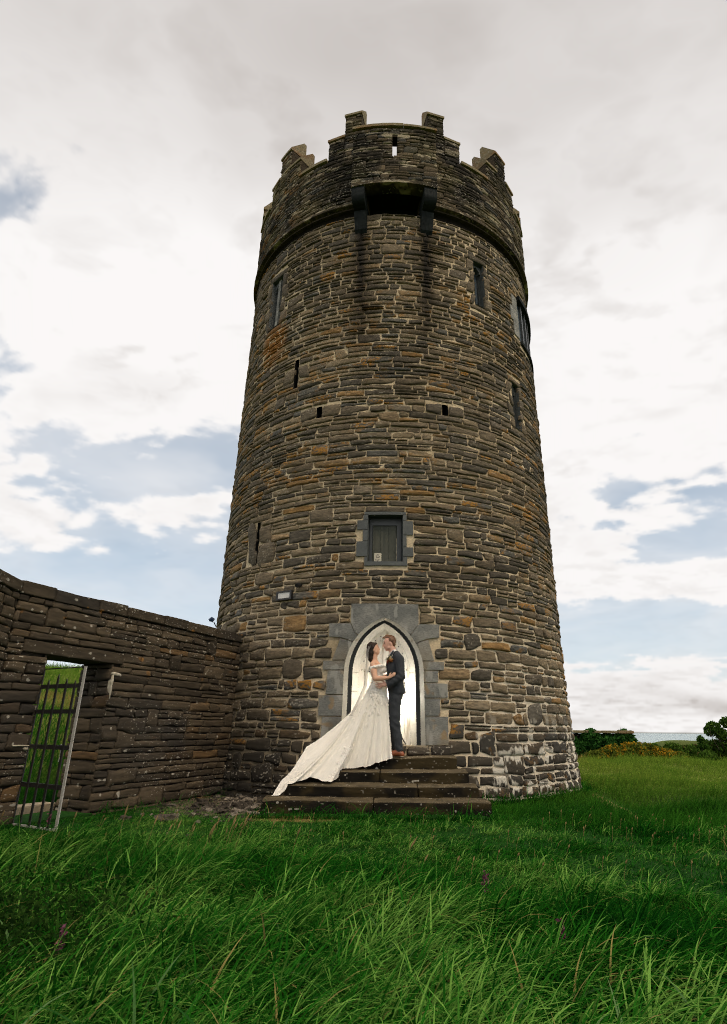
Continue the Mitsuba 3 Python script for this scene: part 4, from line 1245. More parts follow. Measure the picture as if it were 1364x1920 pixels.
# seed-bearing stems
n = 120
xs_ = np.concatenate([g.uniform(-4.2, -1.2, 22), g.uniform(-2, 5, 98)]); ys_ = np.concatenate([g.uniform(5.2, 7.9, 22), g.uniform(4.5, 8.4, 98)])
ok = free(xs_, ys_) & (np.abs(xs_) < .62 * ys_)
ms = []
for x, y in zip(xs_[ok], ys_[ok]):
    h = float(tallness(np.array([x]), np.array([y]))[0]) * g.uniform(1.1, 1.5) + .07; b = g.uniform(.1, .35); a = g.normal(.2, .6)
    tt_ = np.linspace(0, 1, 7)
    p = np.stack([x + h * b * tt_**2 * math.cos(a), y + h * b * tt_**2 * math.sin(a), float(ground_z(x, y)) + h * (tt_ - .3 * b * tt_**2)], 1)
    ms.append(tube(p, [.0016] * 7, 3, False))
    k = np.linspace(.80, 1, 6)
    ms.append(tube(np.stack([np.interp(k, tt_, p[:, i]) for i in range(3)], 1), [.002, .006, .0075, .006, .004, .001], 4, False))
add('seed_grass', cat(ms), 'm_seedhead')
lab('seed_grass', 'straw coloured seed heads standing above the grass', 'grass', kind='stuff')
# pink flower spikes
for k, (x, y, h) in enumerate([(-1.42, 3.05, .22), (.63, 4.25, .20), (.86, 3.35, .17), (-3.35, 6.55, .22)]):
    z = float(ground_z(x, y))
    key = name('flower_spike')
    lab(key, ['pink flower spike in the lower left grass', 'pinkish flower spike in the grass right of the picture centre, below the steps', 'small purple flower low in the grass right of the bottom centre', 'dull pink flower below the open iron gate'][k], 'flower')
    add(key + '__stem', tube([(x, y, z), (x + .01, y, z + h * .5), (x + .03, y, z + h)], .003, 5), 'm_bark')
    c = np.array([[x + .03, y, z + h * .93]]) + g.normal(0, 1, (46, 3)) * [.009, .009, .024]
    foliage(key + '__blossom', c, g.uniform(.010, .022, 46), 'm_flower', g, g.random(46))

# ------------------------------------------------------------------ hedge line at the far side of the meadow


def blob_points(n, c, r, g, lump=.35, seed=0, fill=.55):
    d = g.normal(size=(n, 3)); d /= np.linalg.norm(d, axis=1, keepdims=True)
    k = 1 + lump * 2 * (meshkit.fbm(d * 2.3 + seed, 3, seed) - .5)
    rad = (fill + (1 - fill) * g.random(n) ** .5) * k
    return np.array(c) + d * rad[:, None] * np.array(r)


def bush(key, c, r, n, size, bsdf, g, label, category, group, flower=0.0, seed=0, stems=True):
    key = name(key)
    d = {'label': label, 'category': category, 'group': group}
    labels[key] = {k: v for k, v in d.items() if v}
    q = blob_points(n, c, r, g, seed=seed)
    q[:, 2] = np.maximum(q[:, 2], ground_z(q[:, 0], q[:, 1]) + .02)
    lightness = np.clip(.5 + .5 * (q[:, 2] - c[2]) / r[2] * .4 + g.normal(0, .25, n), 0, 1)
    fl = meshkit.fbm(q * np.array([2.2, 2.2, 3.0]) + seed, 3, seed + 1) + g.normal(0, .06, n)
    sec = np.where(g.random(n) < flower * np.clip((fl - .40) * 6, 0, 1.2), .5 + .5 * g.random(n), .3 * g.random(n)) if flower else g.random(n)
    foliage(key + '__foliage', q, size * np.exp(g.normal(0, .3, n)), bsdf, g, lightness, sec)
    if stems:
        z = float(ground_z(c[0], c[1]))
        ms = [tube([(c[0] + g.normal(0, .06), c[1], z - .1), tuple(np.array(c) + g.normal(0, .2, 3) * r), tuple(np.array(c) + g.normal(0, .45, 3) * r)], [.03, .02, .008], 5) for _ in range(5)]
        add(key + '__stem', cat(ms), 'm_bark')
    return key


g = np.random.default_rng(55)
# the ivy-clad wall end
lab('field_wall', 'low stone wall with ivy hanging over it beyond the meadow, right of the tower', 'wall')
FW = np.array([[6.9, 25.2], [10.0, 24.9]])
fu = (FW[1] - FW[0]) / np.linalg.norm(FW[1] - FW[0]); fl_ = np.linalg.norm(FW[1] - FW[0])


def fmap(s, z, d):
    s, z, d = np.broadcast_arrays(np.asarray(s, float), z, d)
    return np.stack([FW[0, 0] + fu[0] * s + fu[1] * d, FW[0, 1] + fu[1] * s - fu[0] * d, z], -1)


c = np.array([[s, z, d] for s in (0, fl_) for z in (-.3, 1.02) for d in (-.4, -.03)])
h = trimesh.convex.convex_hull(fmap(c[:, 0], c[:, 1], c[:, 2]))
add('field_wall__core', (h.vertices, h.faces), 'm_wall_core')
fc = courses(0, fl_, .0, 1.03, lambda z: (.08, .14), lambda z: (.22, .5), lambda z: (.012, .012), [], 8)
V, F, U = stones(fc, fmap, nx=6, ny=4, proud=(0, .02), rough=.01, rnd=.15, seed=44, skirt=.03)
emit_stones(V, F, U, np.ones(len(V), bool), 'field_wall__stone', 'm_wall_stone')
for k in range(5):
    a, b = fl_ * k / 5, fl_ * (k + 1) / 5
    v, f = slab(a, b - .01, -.45, .05, 1.035, 1.14 + .03 * (k == 0), seed=k, sub=3)
    add('field_wall__coping', (fmap(v[:, 0], v[:, 2], -v[:, 1]), f), 'm_coping', smooth=50)
for k, (x0, r, zc, n) in enumerate([(7.55, .55, .45, 2600), (8.35, .42, .78, 1900), (9.0, .36, .62, 1500), (9.65, .44, .74, 2400)]):
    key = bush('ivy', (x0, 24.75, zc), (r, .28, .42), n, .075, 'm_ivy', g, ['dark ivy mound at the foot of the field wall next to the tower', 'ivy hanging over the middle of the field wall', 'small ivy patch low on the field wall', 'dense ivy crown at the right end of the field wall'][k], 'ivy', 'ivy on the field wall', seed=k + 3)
for k, (x0, r, zt) in enumerate([(8.2, .42, .42), (8.85, .52, .62), (9.6, .55, .72), (10.25, .50, .70), (10.8, .45, .50), (11.35, .42, .40)]):
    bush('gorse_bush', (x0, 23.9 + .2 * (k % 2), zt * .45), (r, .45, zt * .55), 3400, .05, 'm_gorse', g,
         ['leftmost low gorse bush next to the tower', 'gorse bush with yellow flowers before the ivy wall', 'tallest gorse bush in yellow flower before the right end of the ivy wall', 'yellow gorse just right of the wall end', 'rusty flowered gorse between the wall and the green hedge', 'last gorse bush, merging into the green hedge'][k], 'gorse', 'gorse bushes along the meadow edge', flower=[.3, .5, .55, .55, .5, .25][k], seed=k + 11)
for k, (x0, r, zt, y0) in enumerate([(11.0, .45, .66, 25.3), (11.6, .5, .70, 24.9), (12.15, .5, .62, 24.8), (12.7, .5, .66, 25.0), (13.3, .6, .85, 25.2), (12.45, .35, .42, 24.0), (13.9, .8, 1.0, 24.9), (14.9, .9, 1.05, 24.9), (15.9, .8, .8, 25)]):
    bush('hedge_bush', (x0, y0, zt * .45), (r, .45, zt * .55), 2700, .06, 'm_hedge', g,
         ['hedge bush just right of the gorse', 'second green hedge bush from the gorse', 'mid-green hedge bush in the middle of the hedge', 'hedge bush below the distant headland', 'hedge bush left of the tree trunk', 'small bush standing in front of the hedge', 'bush at the foot of the tree', 'hedge bush at the right picture edge', 'hedge bush beyond the right picture edge'][k], 'bush', 'green hedge bushes', seed=k + 31)
lab('hedge_tree', 'small dark wind-shaped tree rising above the hedge on the right', 'tree')
tr = []
top = [(13.2, 24.6, 1.35), (13.75, 24.6, 1.52), (13.45, 24.55, 1.1), (14.1, 24.6, 1.35), (13.9, 24.5, .95), (14.5, 24.7, 1.25), (13.05, 24.6, 1.20)]
for q in top:
    tr.append(tube([(13.75, 24.6, -.1), (13.75 + .3 * (q[0] - 13.75), 24.6, .4), (13.75 + .7 * (q[0] - 13.75), 24.6, .85 * q[2]), q], [.06, .045, .025, .010], 6))
add('hedge_tree__trunk', cat(tr), 'm_bark')
qs = [blob_points(520, (q[0], q[1], q[2] - .02), (.24, .22, .20), g, seed=i_ + 5) for i_, q in enumerate(top)] + [blob_points(900, (13.8, 24.6, .62), (.5, .4, .35), g, seed=2)]
q = np.vstack(qs); nq = len(q)
foliage('hedge_tree__crown', q, .065 * np.exp(g.normal(0, .3, nq)), 'm_hedge', g, np.clip(g.normal(.35, .3, nq), 0, 1), g.random(nq) * .9)
lab('bare_twig', 'leafless grey twig leaning beside the hedge tree', 'twig')
add('bare_twig__branch', cat([tube([(13.15, 24.4, .5), (12.95, 24.4, .95), (12.72, 24.4, 1.32)], [.012, .009, .004], 5), tube([(13.0, 24.4, .82), (12.93, 24.4, 1.1), (12.95, 24.4, 1.38)], [.008, .006, .003], 5)]), 'm_bark')
lab('sapling', 'single small leafy sapling between the hedge and the tree', 'plant')
add('sapling__stem', tube([(12.62, 24.6, 0), (12.6, 24.6, .5), (12.6, 24.6, .95)], [.02, .015, .006], 5), 'm_bark')
q = np.vstack([blob_points(260, (12.6, 24.6, .86), (.15, .14, .13), g, seed=3), blob_points(200, (12.66, 24.6, .62), (.2, .15, .12), g, seed=4)])
foliage('sapling__foliage', q, .055 * np.exp(g.normal(0, .3, len(q))), 'm_hedge', g, g.random(len(q)) * .6, g.random(len(q)) * .9)
# far cottage roof
lab('cottage', 'grey roof of a distant cottage just above the hedge', 'house')
cx_, cy_ = 50.2, 120.0
add('cottage__wall', bx((cx_ - 1.2, cy_, -9), (cx_ + 1.2, cy_ + 4, -1.15)), 'm_render')
rf = trimesh.convex.convex_hull(np.array([[cx_ - 1.5, cy_ - .3, -1.2], [cx_ + 1.5, cy_ - .3, -1.2], [cx_ - 1.5, cy_ + 4.3, -1.2], [cx_ + 1.5, cy_ + 4.3, -1.2], [cx_ - 1.3, cy_ + 2, -.72], [cx_ + 1.3, cy_ + 2, -.72]]))
add('cottage__roof', rf, 'm_roof')
# ------------------------------------------------------------------ people


def surface_net(fn, lo, hi, h):
    """a smooth closed mesh of fn(points) = 0 (negative inside)"""
    lo, hi = np.array(lo, float), np.array(hi, float)
    n = np.ceil((hi - lo) / h).astype(int) + 1
    ax = [lo[k] + h * np.arange(n[k]) for k in range(3)]
    P = np.stack(np.meshgrid(*ax, indexing='ij'), -1)
    D = fn(P)
    c = [D[a:n[0] - 1 + a, b:n[1] - 1 + b, e:n[2] - 1 + e] for a in (0, 1) for b in (0, 1) for e in (0, 1)]
    c = np.stack(c, -1)
    act = (c.min(-1) < 0) & (c.max(-1) >= 0)
    idx = -np.ones(act.shape, int); idx[act] = np.arange(act.sum())
    offs = np.array([[a, b, e] for a in (0, 1) for b in (0, 1) for e in (0, 1)])
    ca = c[act]; s = np.zeros((len(ca), 3)); w = np.zeros(len(ca))
    for i in range(8):
        for j in range(i + 1, 8):
            if np.abs(offs[i] - offs[j]).sum() != 1: continue
            di, dj = ca[:, i], ca[:, j]
            m = (di < 0) != (dj < 0)
            t = np.where(m, di / np.where(m, di - dj, 1), 0)
            s += np.where(m[:, None], offs[i] + t[:, None] * (offs[j] - offs[i]), 0); w += m
    v = (np.argwhere(act) + s / w[:, None]) * h + lo
    fs = []
    for k in range(3):
        a, b = (k + 1) % 3, (k + 2) % 3
        d0 = D; sl0 = [slice(None)] * 3; sl1 = [slice(None)] * 3
        sl0[k] = slice(0, n[k] - 1); sl1[k] = slice(1, n[k])
        A, B = d0[tuple(sl0)], d0[tuple(sl1)]
        cr = (A < 0) != (B < 0)
        q = np.argwhere(cr)
        q = q[(q[:, a] > 0) & (q[:, b] > 0) & (q[:, a] < n[a] - 1) & (q[:, b] < n[b] - 1)]
        def at(da, db):
            r = q.copy(); r[:, a] += da; r[:, b] += db
            return idx[r[:, 0], r[:, 1], r[:, 2]]
        quad = np.stack([at(-1, -1), at(0, -1), at(0, 0), at(-1, 0)], 1)
        flip = A[tuple(q.T)] >= 0
        quad[flip] = quad[flip][:, ::-1]
        fs.append(quad[(quad >= 0).all(1)])
    return v, np.vstack(fs)


class Flesh:
    """smooth union of round cones and ellipsoids"""

    def __init__(self, k=.02): self.p, self.k = [], k

    def cone(self, a, b, ra, rb, k=None):
        self.p.append(('c', np.array(a, float), np.array(b, float), ra, rb, k or self.k)); return self

    def chain(self, pts, rs, k=None):
        for a, b, r, s in zip(pts[:-1], pts[1:], rs[:-1], rs[1:]): self.cone(a, b, r, s, k)
        return self

    def ell(self, c, r, k=None, rot=0.0):
        self.p.append(('e', np.array(c, float), np.array(r, float), rot, 0, k or self.k)); return self

    def __call__(self, P):
        D = np.full(P.shape[:-1], 1.0)
        X = [P[:, 0, 0, 0], P[0, :, 0, 1], P[0, 0, :, 2]]
        for q in self.p:
            if q[0] == 'c':
                lo = np.minimum(q[1] - q[3], q[2] - q[4]); hi = np.maximum(q[1] + q[3], q[2] + q[4])
            else:
                m = max(q[2][0], q[2][2]) if q[3] else 0
                rr = np.maximum(q[2], [m, 0, m]); lo, hi = q[1] - rr, q[1] + rr
            lo = lo - q[5] * 2 - .01; hi = hi + q[5] * 2 + .01
            sl = tuple(slice(max(0, np.searchsorted(x, l) - 1), np.searchsorted(x, u) + 1) for x, l, u in zip(X, lo, hi))
            p = P[sl]
            if 0 in p.shape: continue
            if q[0] == 'c':
                ab = q[2] - q[1]; t = np.clip(((p - q[1]) @ ab) / (ab @ ab + 1e-12), 0, 1)
                d = np.linalg.norm(p - (q[1] + t[..., None] * ab), axis=-1) - (q[3] + (q[4] - q[3]) * t)
            else:
                o = p - q[1]
                if q[3]:
                    c, s = math.cos(q[3]), math.sin(q[3])
                    o = np.stack([c * o[..., 0] + s * o[..., 2], o[..., 1], -s * o[..., 0] + c * o[..., 2]], -1)
                k0 = np.linalg.norm(o / q[2], axis=-1); k1 = np.linalg.norm(o / q[2]**2, axis=-1)
                d = k0 * (k0 - 1) / np.maximum(k1, 1e-6)
            k = q[5]; c = D[sl]
            hh = np.clip(.5 + .5 * (c - d) / k, 0, 1)
            D[sl] = c + (d - c) * hh - k * hh * (1 - hh)
        return D


def skin(p, n, uv):
    return mix(C3(.62, .36, .235), C3(.70, .42, .29), f3(p, 9.0))


mat('m_skin', proc(skin), .5, .35)
mat('m_skin_groom', proc(lambda p, n, uv: mix(C3(.60, .34, .25), C3(.70, .42, .32), f3(p, 9.0))), .5, .35)
mat('m_hair_dark', proc(lambda p, n, uv: mix(C3(.012, .008, .006), C3(.045, .026, .017), noise(p.x * 60, p.y * 60, p.z * 9))), .6, .25)
mat('m_hair_auburn', proc(lambda p, n, uv: mix(C3(.075, .030, .012), C3(.19, .085, .035), noise(p.x * 40, p.y * 70, p.z * 40))), .45, .45)


def suit(p, n, uv):
    w = n3(p, 260.0, 300.0) * .5 + .5 * noise(p.x * 55 + p.z * 20, p.z * 60)
    return mix(C3(.022, .026, .032), C3(.050, .056, .064), w)


mat('m_suit', proc(suit), .8, .25, sheen=.4)
mat('m_shirt', (.72, .70, .67), .7, .3)
mat('m_shoe', proc(lambda p, n, uv: mix(C3(.20, .055, .022), C3(.34, .105, .045), f3(p, 20.0))), .35, .5)
mat('m_eye', (.02, .015, .012), .3, .5)
mat('m_lips', (.42, .14, .11), .45, .4)


def tulle(p, n, uv):
    c = mix(C3(.80, .765, .69), C3(.89, .865, .80), f3(p, 4.0, 2.0))
    return c * (.94 + .12 * noise(uv.x * 900.0, uv.y * 6.0))


mat('m_dress', proc(tulle), .8, .2, sheen=.3)
mat('m_lace', proc(lambda p, n, uv: mix(C3(.74, .70, .63), C3(.88, .86, .81), smoothstep(.38, .56, n3(p, 75.0)))), .8, .2)
scene['m_veil'] = {'type': 'blendbsdf', 'weight': .34, 'a': {'type': 'null'}, 'b': {'type': 'principledthin', 'base_color': rgb(.80, .77, .71), 'roughness': .8, 'diff_trans': 1.0, 'spec_trans': 0.0}}
GY_, BY_ = 9.74, 9.72


def both(fn):
    for s in (-1, 1): fn(s)


def fingers(F, base, tips, r=.0088, bend=(0, 0, -.006)):
    for b, t in zip(base, tips):
        b, t = np.array(b), np.array(t)
        m = b + (t - b) * .5 + np.array(bend)
        F.chain([b, m, t], [r * 1.08, r, r * .82], k=.006)


# ---- groom
lab('groom', 'man in a dark grey suit and tan shoes facing the bride in the doorway', 'person')
B = Flesh(.022)
y = GY_
B.ell((.114, y, 2.434), (.092, .074, .098), rot=.25).ell((.082, y, 2.378), (.060, .058, .082), rot=-.12).cone((.066, y - .012, 2.315), (.066, y + .012, 2.315), .024, .024, .02)
B.cone((.10, y - .05, 2.335), (.07, y - .015, 2.315), .022, .02, .02).cone((.10, y + .05, 2.335), (.07, y + .015, 2.315), .022, .02, .02)
B.cone((.022, y, 2.418), (.006, y, 2.372), .008, .010, .010).ell((.006, y, 2.366), (.015, .016, .010), .008)
B.cone((.026, y - .04, 2.430), (.026, y + .04, 2.430), .011, .011, .014).ell((.037, y, 2.338), (.012, .024, .012), .012)
for s in (-1, 1): B.ell((.130, y + s * .074, 2.398), (.014, .009, .028), .006, rot=.2)
B.chain([(.135, y, 2.36), (.175, y, 2.26), (.215, y, 2.18)], [.058, .058, .07])
B.ell((.215, y, 2.0), (.105, .165, .20), .04).ell((.215, y, 1.78), (.098, .138, .16), .04).ell((.222, y, 1.60), (.10, .15, .12), .04)
B.cone((.235, y - .16, 2.165), (.235, y + .16, 2.165), .055, .055, .03)
NS, NE, NW = (.272, y - .205, 2.135), (.292, y - .262, 1.862), (.085, y - .255, 1.742)
FS, FE, FW_ = (.262, y + .205, 2.135), (.20, y + .255, 1.86), (-.02, y + .245, 1.80)
B.chain([NS, NE, NW], [.052, .042, .029]).chain([FS, FE, FW_], [.052, .042, .029])
B.ell((.03, y - .238, 1.741), (.048, .016, .036), .012)
fingers(B, [(-.008, y - .232, 1.763), (-.012, y - .230, 1.746), (-.010, y - .230, 1.728), (-.002, y - .230, 1.712)], [(-.098, y - .212, 1.772), (-.112, y - .208, 1.746), (-.100, y - .208, 1.716), (-.070, y - .212, 1.692)])
B.chain([(.045, y - .235, 1.768), (.015, y - .235, 1.792), (-.022, y - .225, 1.800)], [.013, .0105, .0085], k=.006)
B.ell((-.06, y + .235, 1.80), (.045, .016, .036), .012)
fingers(B, [(-.098, y + .225, 1.822), (-.10, y + .225, 1.805), (-.10, y + .225, 1.787), (-.095, y + .225, 1.770)], [(-.175, y + .20, 1.83), (-.19, y + .195, 1.805), (-.18, y + .195, 1.78), (-.165, y + .2, 1.755)])
B.chain([(-.04, y + .23, 1.828), (-.07, y + .23, 1.85), (-.10, y + .22, 1.858)], [.012, .010, .0085], k=.006)
HIP, KN, AN = (.205, 1.56), (.200, 1.18), (.268, .83)
for s, dx in ((-1, 0.0), (1, -.035)):
    B.chain([(HIP[0], y + s * .085, HIP[1]), (KN[0] + dx, y + s * .08, KN[1]), (AN[0] + dx, y + s * .085, AN[1]), (AN[0] + dx, y + s * .085, .76)], [.078, .053, .036, .036])
    B.chain([(AN[0] + dx + .02, y + s * .085, .745), (.14 + dx, y + s * .09, .735)], [.035, .026])
v, f = surface_net(B, (-.24, y - .34, .66), (.42, y + .34, 2.57), .0075)
add('groom__body', (v, f), 'm_skin_groom', smooth=True)
# hair: short at the sides, fuller quiff in front
Hh = Flesh(.02)
Hh.ell((.126, y, 2.455), (.091, .080, .094), rot=.25).cone((.015, y, 2.492), (.07, y, 2.525), .022, .030, .02).cone((.014, y - .03, 2.488), (.014, y + .03, 2.488), .017, .017, .02).ell((.178, y, 2.405), (.034, .066, .065), .02)


def cut_hair(P):
    d = Hh(P)
    face = (P[..., 0] - .052) * .75 + (2.487 - P[..., 2]) * .62        # keep hair above and behind the hairline
    ear = np.linalg.norm((P - np.array([.112, y, 2.385])) * np.array([1, .25, 1]), axis=-1)
    d = np.maximum(d, np.where(P[..., 2] < 2.487, .098 - P[..., 0], -1))
    return np.maximum(np.maximum(d, .052 - ear), 2.362 - P[..., 2])


v, f = surface_net(cut_hair, (-.02, y - .11, 2.33), (.25, y + .11, 2.57), .006)
add('groom__hair', (v, f), 'm_hair_auburn', smooth=True)
for s in (-1, 1):
    add('groom__eye', trimesh.creation.uv_sphere(.0095, count=[8, 10], transform=trimesh.transformations.translation_matrix((.0285, y + s * .032, 2.410))), 'm_eye', smooth=True)
    add('groom__eyebrow', tube([(.019, y + s * .014, 2.432), (.020, y + s * .035, 2.437), (.034, y + s * .050, 2.432)], [.005, .006, .004], 6), 'm_hair_auburn')
add('groom__mouth', tube([(.040, y - .026, 2.343), (.0255, y - .01, 2.336), (.0245, y, 2.335), (.0255, y + .01, 2.336), (.040, y + .026, 2.343)], [.003, .005, .0055, .005, .003], 6), 'm_lips')
# shirt and tie
S_ = Flesh(.015)
S_.chain([(.190, y, 2.235), (.172, y, 2.275)], [.068, .064]).ell((.15, y, 2.10), (.07, .085, .16), .03)
v, f = surface_net(lambda P: np.maximum(np.maximum(S_(P), (P[..., 2] - 2.305 - .25 * (P[..., 0] - .17))), 1.95 - P[..., 2]), (.05, y - .15, 1.92), (.30, y + .15, 2.36), .008)
add('groom__shirt', (v, f), 'm_shirt', smooth=True)
add('groom__tie', tube([(.118, y, 2.245), (.105, y, 2.20), (.078, y, 2.10), (.076, y, 2.0)], [.016, .011, .02, .024], 8), 'm_suit')
# jacket
J = Flesh(.03)
J.ell((.206, y, 2.0), (.142, .188, .215), .04).ell((.206, y, 1.80), (.138, .165, .20), .05).ell((.235, y, 1.645), (.128, .178, .15), .05)
J.cone((.245, y - .165, 2.172), (.245, y + .165, 2.172), .070, .070, .03).cone((.228, y - .06, 2.225), (.228, y + .06, 2.225), .062, .062, .03)
J.chain([(NS[0], NS[1], NS[2]), (NE[0] + .004, NE[1], NE[2]), (NW[0] + .022, NW[1] + .004, NW[2] + .006)], [.074, .062, .049], .018)
J.chain([FS, FE, (FW_[0] + .02, FW_[1], FW_[2])], [.074, .062, .049], .018)


def cut_jacket(P):
    d = J(P)
    crease = .0045 * np.sin((P[..., 2] * 70 + P[..., 0] * 55)) * np.exp(-((P[..., 2] - 1.86) / .10) ** 2) * (P[..., 1] < y - .12)
    crease = crease + .003 * np.sin(P[..., 2] * 38 - P[..., 0] * 60) * np.exp(-((P[..., 2] - 2.08) / .12) ** 2)
    vneck = np.maximum(np.abs(P[..., 1] - y) - .075 * np.clip((P[..., 2] - 1.93) / .30, 0, 1), np.maximum(P[..., 0] - .17, 1.93 - P[..., 2]))
    neck = np.linalg.norm((P - np.array([.165, y, 2.29])) * np.array([1, 1, .8]), axis=-1) - .078
    hem = 1.612 - .06 * (P[..., 0] - .24) * 0 - P[..., 2] - .015 * np.sin((P[..., 0]) * 9)
    return np.maximum(np.maximum(np.maximum(d + crease, -vneck), -neck), hem)


v, f = surface_net(cut_jacket, (-.12, y - .36, 1.57), (.42, y + .36, 2.34), .0075)
add('groom__jacket', (v, f), 'm_suit', smooth=True)
for s in (-1, 1):
    lp = [(.175, y + s * .085, 2.285), (.128, y + s * .112, 2.20), (.090, y + s * .105, 2.15), (.070, y + s * .06, 2.03), (.074, y + s * .02, 1.94)]
    add('groom__lapel', tube(lp, [.012, .020, .020, .014, .006], 6), 'm_suit', smooth=True)
add('groom__jacket__vent_flap', tube([(.352, y - .10, 1.80), (.362, y - .10, 1.70), (.368, y - .10, 1.618)], [.006, .008, .010], 6), 'm_suit', smooth=True)
add('groom__jacket__pocket_flap', tube([(.13, y - .178, 1.745), (.19, y - .186, 1.742), (.25, y - .184, 1.74)], [.006, .009, .006], 6), 'm_suit', smooth=True)
# trousers
Tr = Flesh(.022)
Tr.ell((.212, y, 1.62), (.112, .158, .14), .04).ell((.255, y, 1.59), (.07, .13, .10), .04)
for s, dx in ((-1, 0.0), (1, -.035)):
    Tr.chain([(.205, y + s * .086, 1.55), (.203 + dx, y + s * .083, 1.30), (.204 + dx, y + s * .08, 1.16), (.243 + dx, y + s * .083, .97), (.268 + dx, y + s * .085, .80)], [.098, .086, .078, .069, .064])


def cut_trousers(P):
    c = .006 * np.sin(P[..., 2] * 55 + P[..., 0] * 40) * (np.exp(-((P[..., 2] - 1.15) / .09) ** 2) + .8 * np.exp(-((P[..., 2] - .84) / .05) ** 2) + .6 * np.exp(-((P[..., 2] - 1.45) / .07) ** 2))
    return np.maximum(Tr(P) + c, .775 - P[..., 2] + .25 * (P[..., 0] - .3))


v, f = surface_net(cut_trousers, (.05, y - .24, .72), (.40, y + .24, 1.78), .0075)
add('groom__trousers', (v, f), 'm_suit', smooth=True)
for s, dx in ((-1, 0.0), (1, -.035)):
    Q = Flesh(.015)
    Q.chain([(.305 + dx, y + s * .085, .735), (.24 + dx, y + s * .087, .755), (.15 + dx, y + s * .09, .728), (.095 + dx, y + s * .092, .716)], [.040, .044, .036, .026]).cone((.31 + dx, y + s * .085, .72), (.325 + dx, y + s * .085, .722), .036, .03)
    v, f = surface_net(lambda P: np.maximum(Q(P), .697 - P[..., 2]), (.0, y + s * .09 - .09, .68), (.40, y + s * .09 + .09, .83), .006)
    add('groom__shoe', (v, f), 'm_shoe', smooth=True)
lab('boutonniere', 'orange, cream and dark red flowers pinned to the groom lapel', 'boutonniere')
g = np.random.default_rng(3)
for key, cc, mt, n in (('boutonniere__red_flower', (.095, y - .150, 2.115), (.20, .018, .012), 60), ('boutonniere__cream_flower', (.125, y - .165, 2.145), (.62, .45, .22), 50), ('boutonniere__orange_flower', (.135, y - .16, 2.118), (.55, .17, .03), 36), ('boutonniere__sprig', (.11, y - .15, 2.14), (.05, .09, .025), 40)):
    mat('m_' + key, mt, .7, .2)
    foliage(key, np.array(cc) + g.normal(0, 1, (n, 3)) * [.016, .010, .015] * (1.7 if 'sprig' in key else 1), g.uniform(.012, .024, n), 'm_' + key, g, g.random(n))

# ---- bride
lab('bride', 'dark-haired woman in an off-shoulder ivory gown with a long train, facing the groom', 'person')
y = BY_
B = Flesh(.02)
B.ell((-.150, y, 2.328), (.082, .068, .088), rot=-.3).ell((-.108, y, 2.288), (.055, .052, .074), rot=.2).cone((-.076, y - .008, 2.246), (-.076, y + .008, 2.246), .019, .019, .018)
B.cone((-.115, y - .042, 2.262), (-.08, y - .01, 2.245), .019, .016, .018).cone((-.115, y + .042, 2.262), (-.08, y + .01, 2.245), .019, .016, .018)
B.cone((-.072, y, 2.345), (-.053, y, 2.312), .008, .009, .012).ell((-.050, y, 2.308), (.010, .013, .008), .007).ell((-.060, y, 2.271), (.011, .018, .009), .010).ell((-.062, y, 2.257), (.009, .016, .007), .008)
for s in (-1, 1): B.ell((-.145, y + s * .067, 2.292), (.015, .008, .026), .006, rot=-.25)
B.chain([(-.135, y, 2.27), (-.132, y, 2.19), (-.135, y, 2.10)], [.047, .043, .058])
B.cone((-.135, y - .125, 2.068), (-.135, y + .125, 2.068), .047, .047, .035).ell((-.098, y, 1.98), (.092, .128, .14), .04).ell((-.060, y, 1.80), (.104, .115, .11), .04).ell((-.06, y, 1.66), (.095, .11, .12), .04)
for s in (-1, 1): B.ell((-.012, y + s * .062, 1.995), (.070, .062, .062), .03)
BS, BE, BW, BP = (-.152, y - .150, 2.052), (-.112, y - .225, 1.832), (.095, y - .272, 1.842), (.125, y - .283, 1.862)
B.chain([BS, (-.138, y - .185, 1.95), BE, (-.02, y - .245, 1.832), BW], [.052, .049, .042, .037, .025], k=.015)
B.ell((.122, y - .284, 1.858), (.036, .014, .026), .010, rot=.55)
fingers(B, [(.138, y - .288, 1.884), (.148, y - .290, 1.876), (.154, y - .290, 1.866), (.155, y - .288, 1.854)], [(.186, y - .290, 1.925), (.203, y - .288, 1.918), (.208, y - .288, 1.902), (.200, y - .288, 1.882)], r=.0075, bend=(0, -.006, 0))
B.chain([(.112, y - .28, 1.875), (.120, y - .284, 1.900), (.135, y - .284, 1.918)], [.011, .009, .0072], k=.006)
RS, RE, RW_ = (-.152, y + .150, 2.052), (-.06, y + .24, 1.87), (.12, y + .28, 1.93)
B.chain([RS, RE, RW_], [.052, .042, .026], k=.015).ell((.16, y + .285, 1.945), (.036, .014, .026), .01, rot=.4)
fingers(B, [(.185, y + .285, 1.97), (.192, y + .285, 1.96), (.195, y + .285, 1.948), (.192, y + .285, 1.936)], [(.235, y + .275, 2.0), (.25, y + .275, 1.985), (.25, y + .275, 1.967), (.24, y + .275, 1.948)], r=.0075)
B.chain([(.15, y + .285, 1.965), (.16, y + .285, 1.99), (.175, y + .28, 2.0)], [.011, .009, .0072], k=.006)
for s in (-1, 1):
    B.chain([(-.06, y + s * .05, 1.6), (-.05, y + s * .06, 1.16), (-.06, y + s * .07, .76), (.02, y + s * .07, .72)], [.055, .05, .036, .028])
v, f = surface_net(B, (-.26, y - .34, .67), (.30, y + .34, 2.44), .0075)
add('bride__body', (v, f), 'm_skin', smooth=True)
Hh = Flesh(.02)
Hh.ell((-.165, y, 2.338), (.086, .076, .086), rot=-.3).cone((-.235, y - .02, 2.372), (-.20, y, 2.392), .024, .034, .02).cone((-.235, y + .02, 2.372), (-.20, y, 2.392), .024, .034, .02)
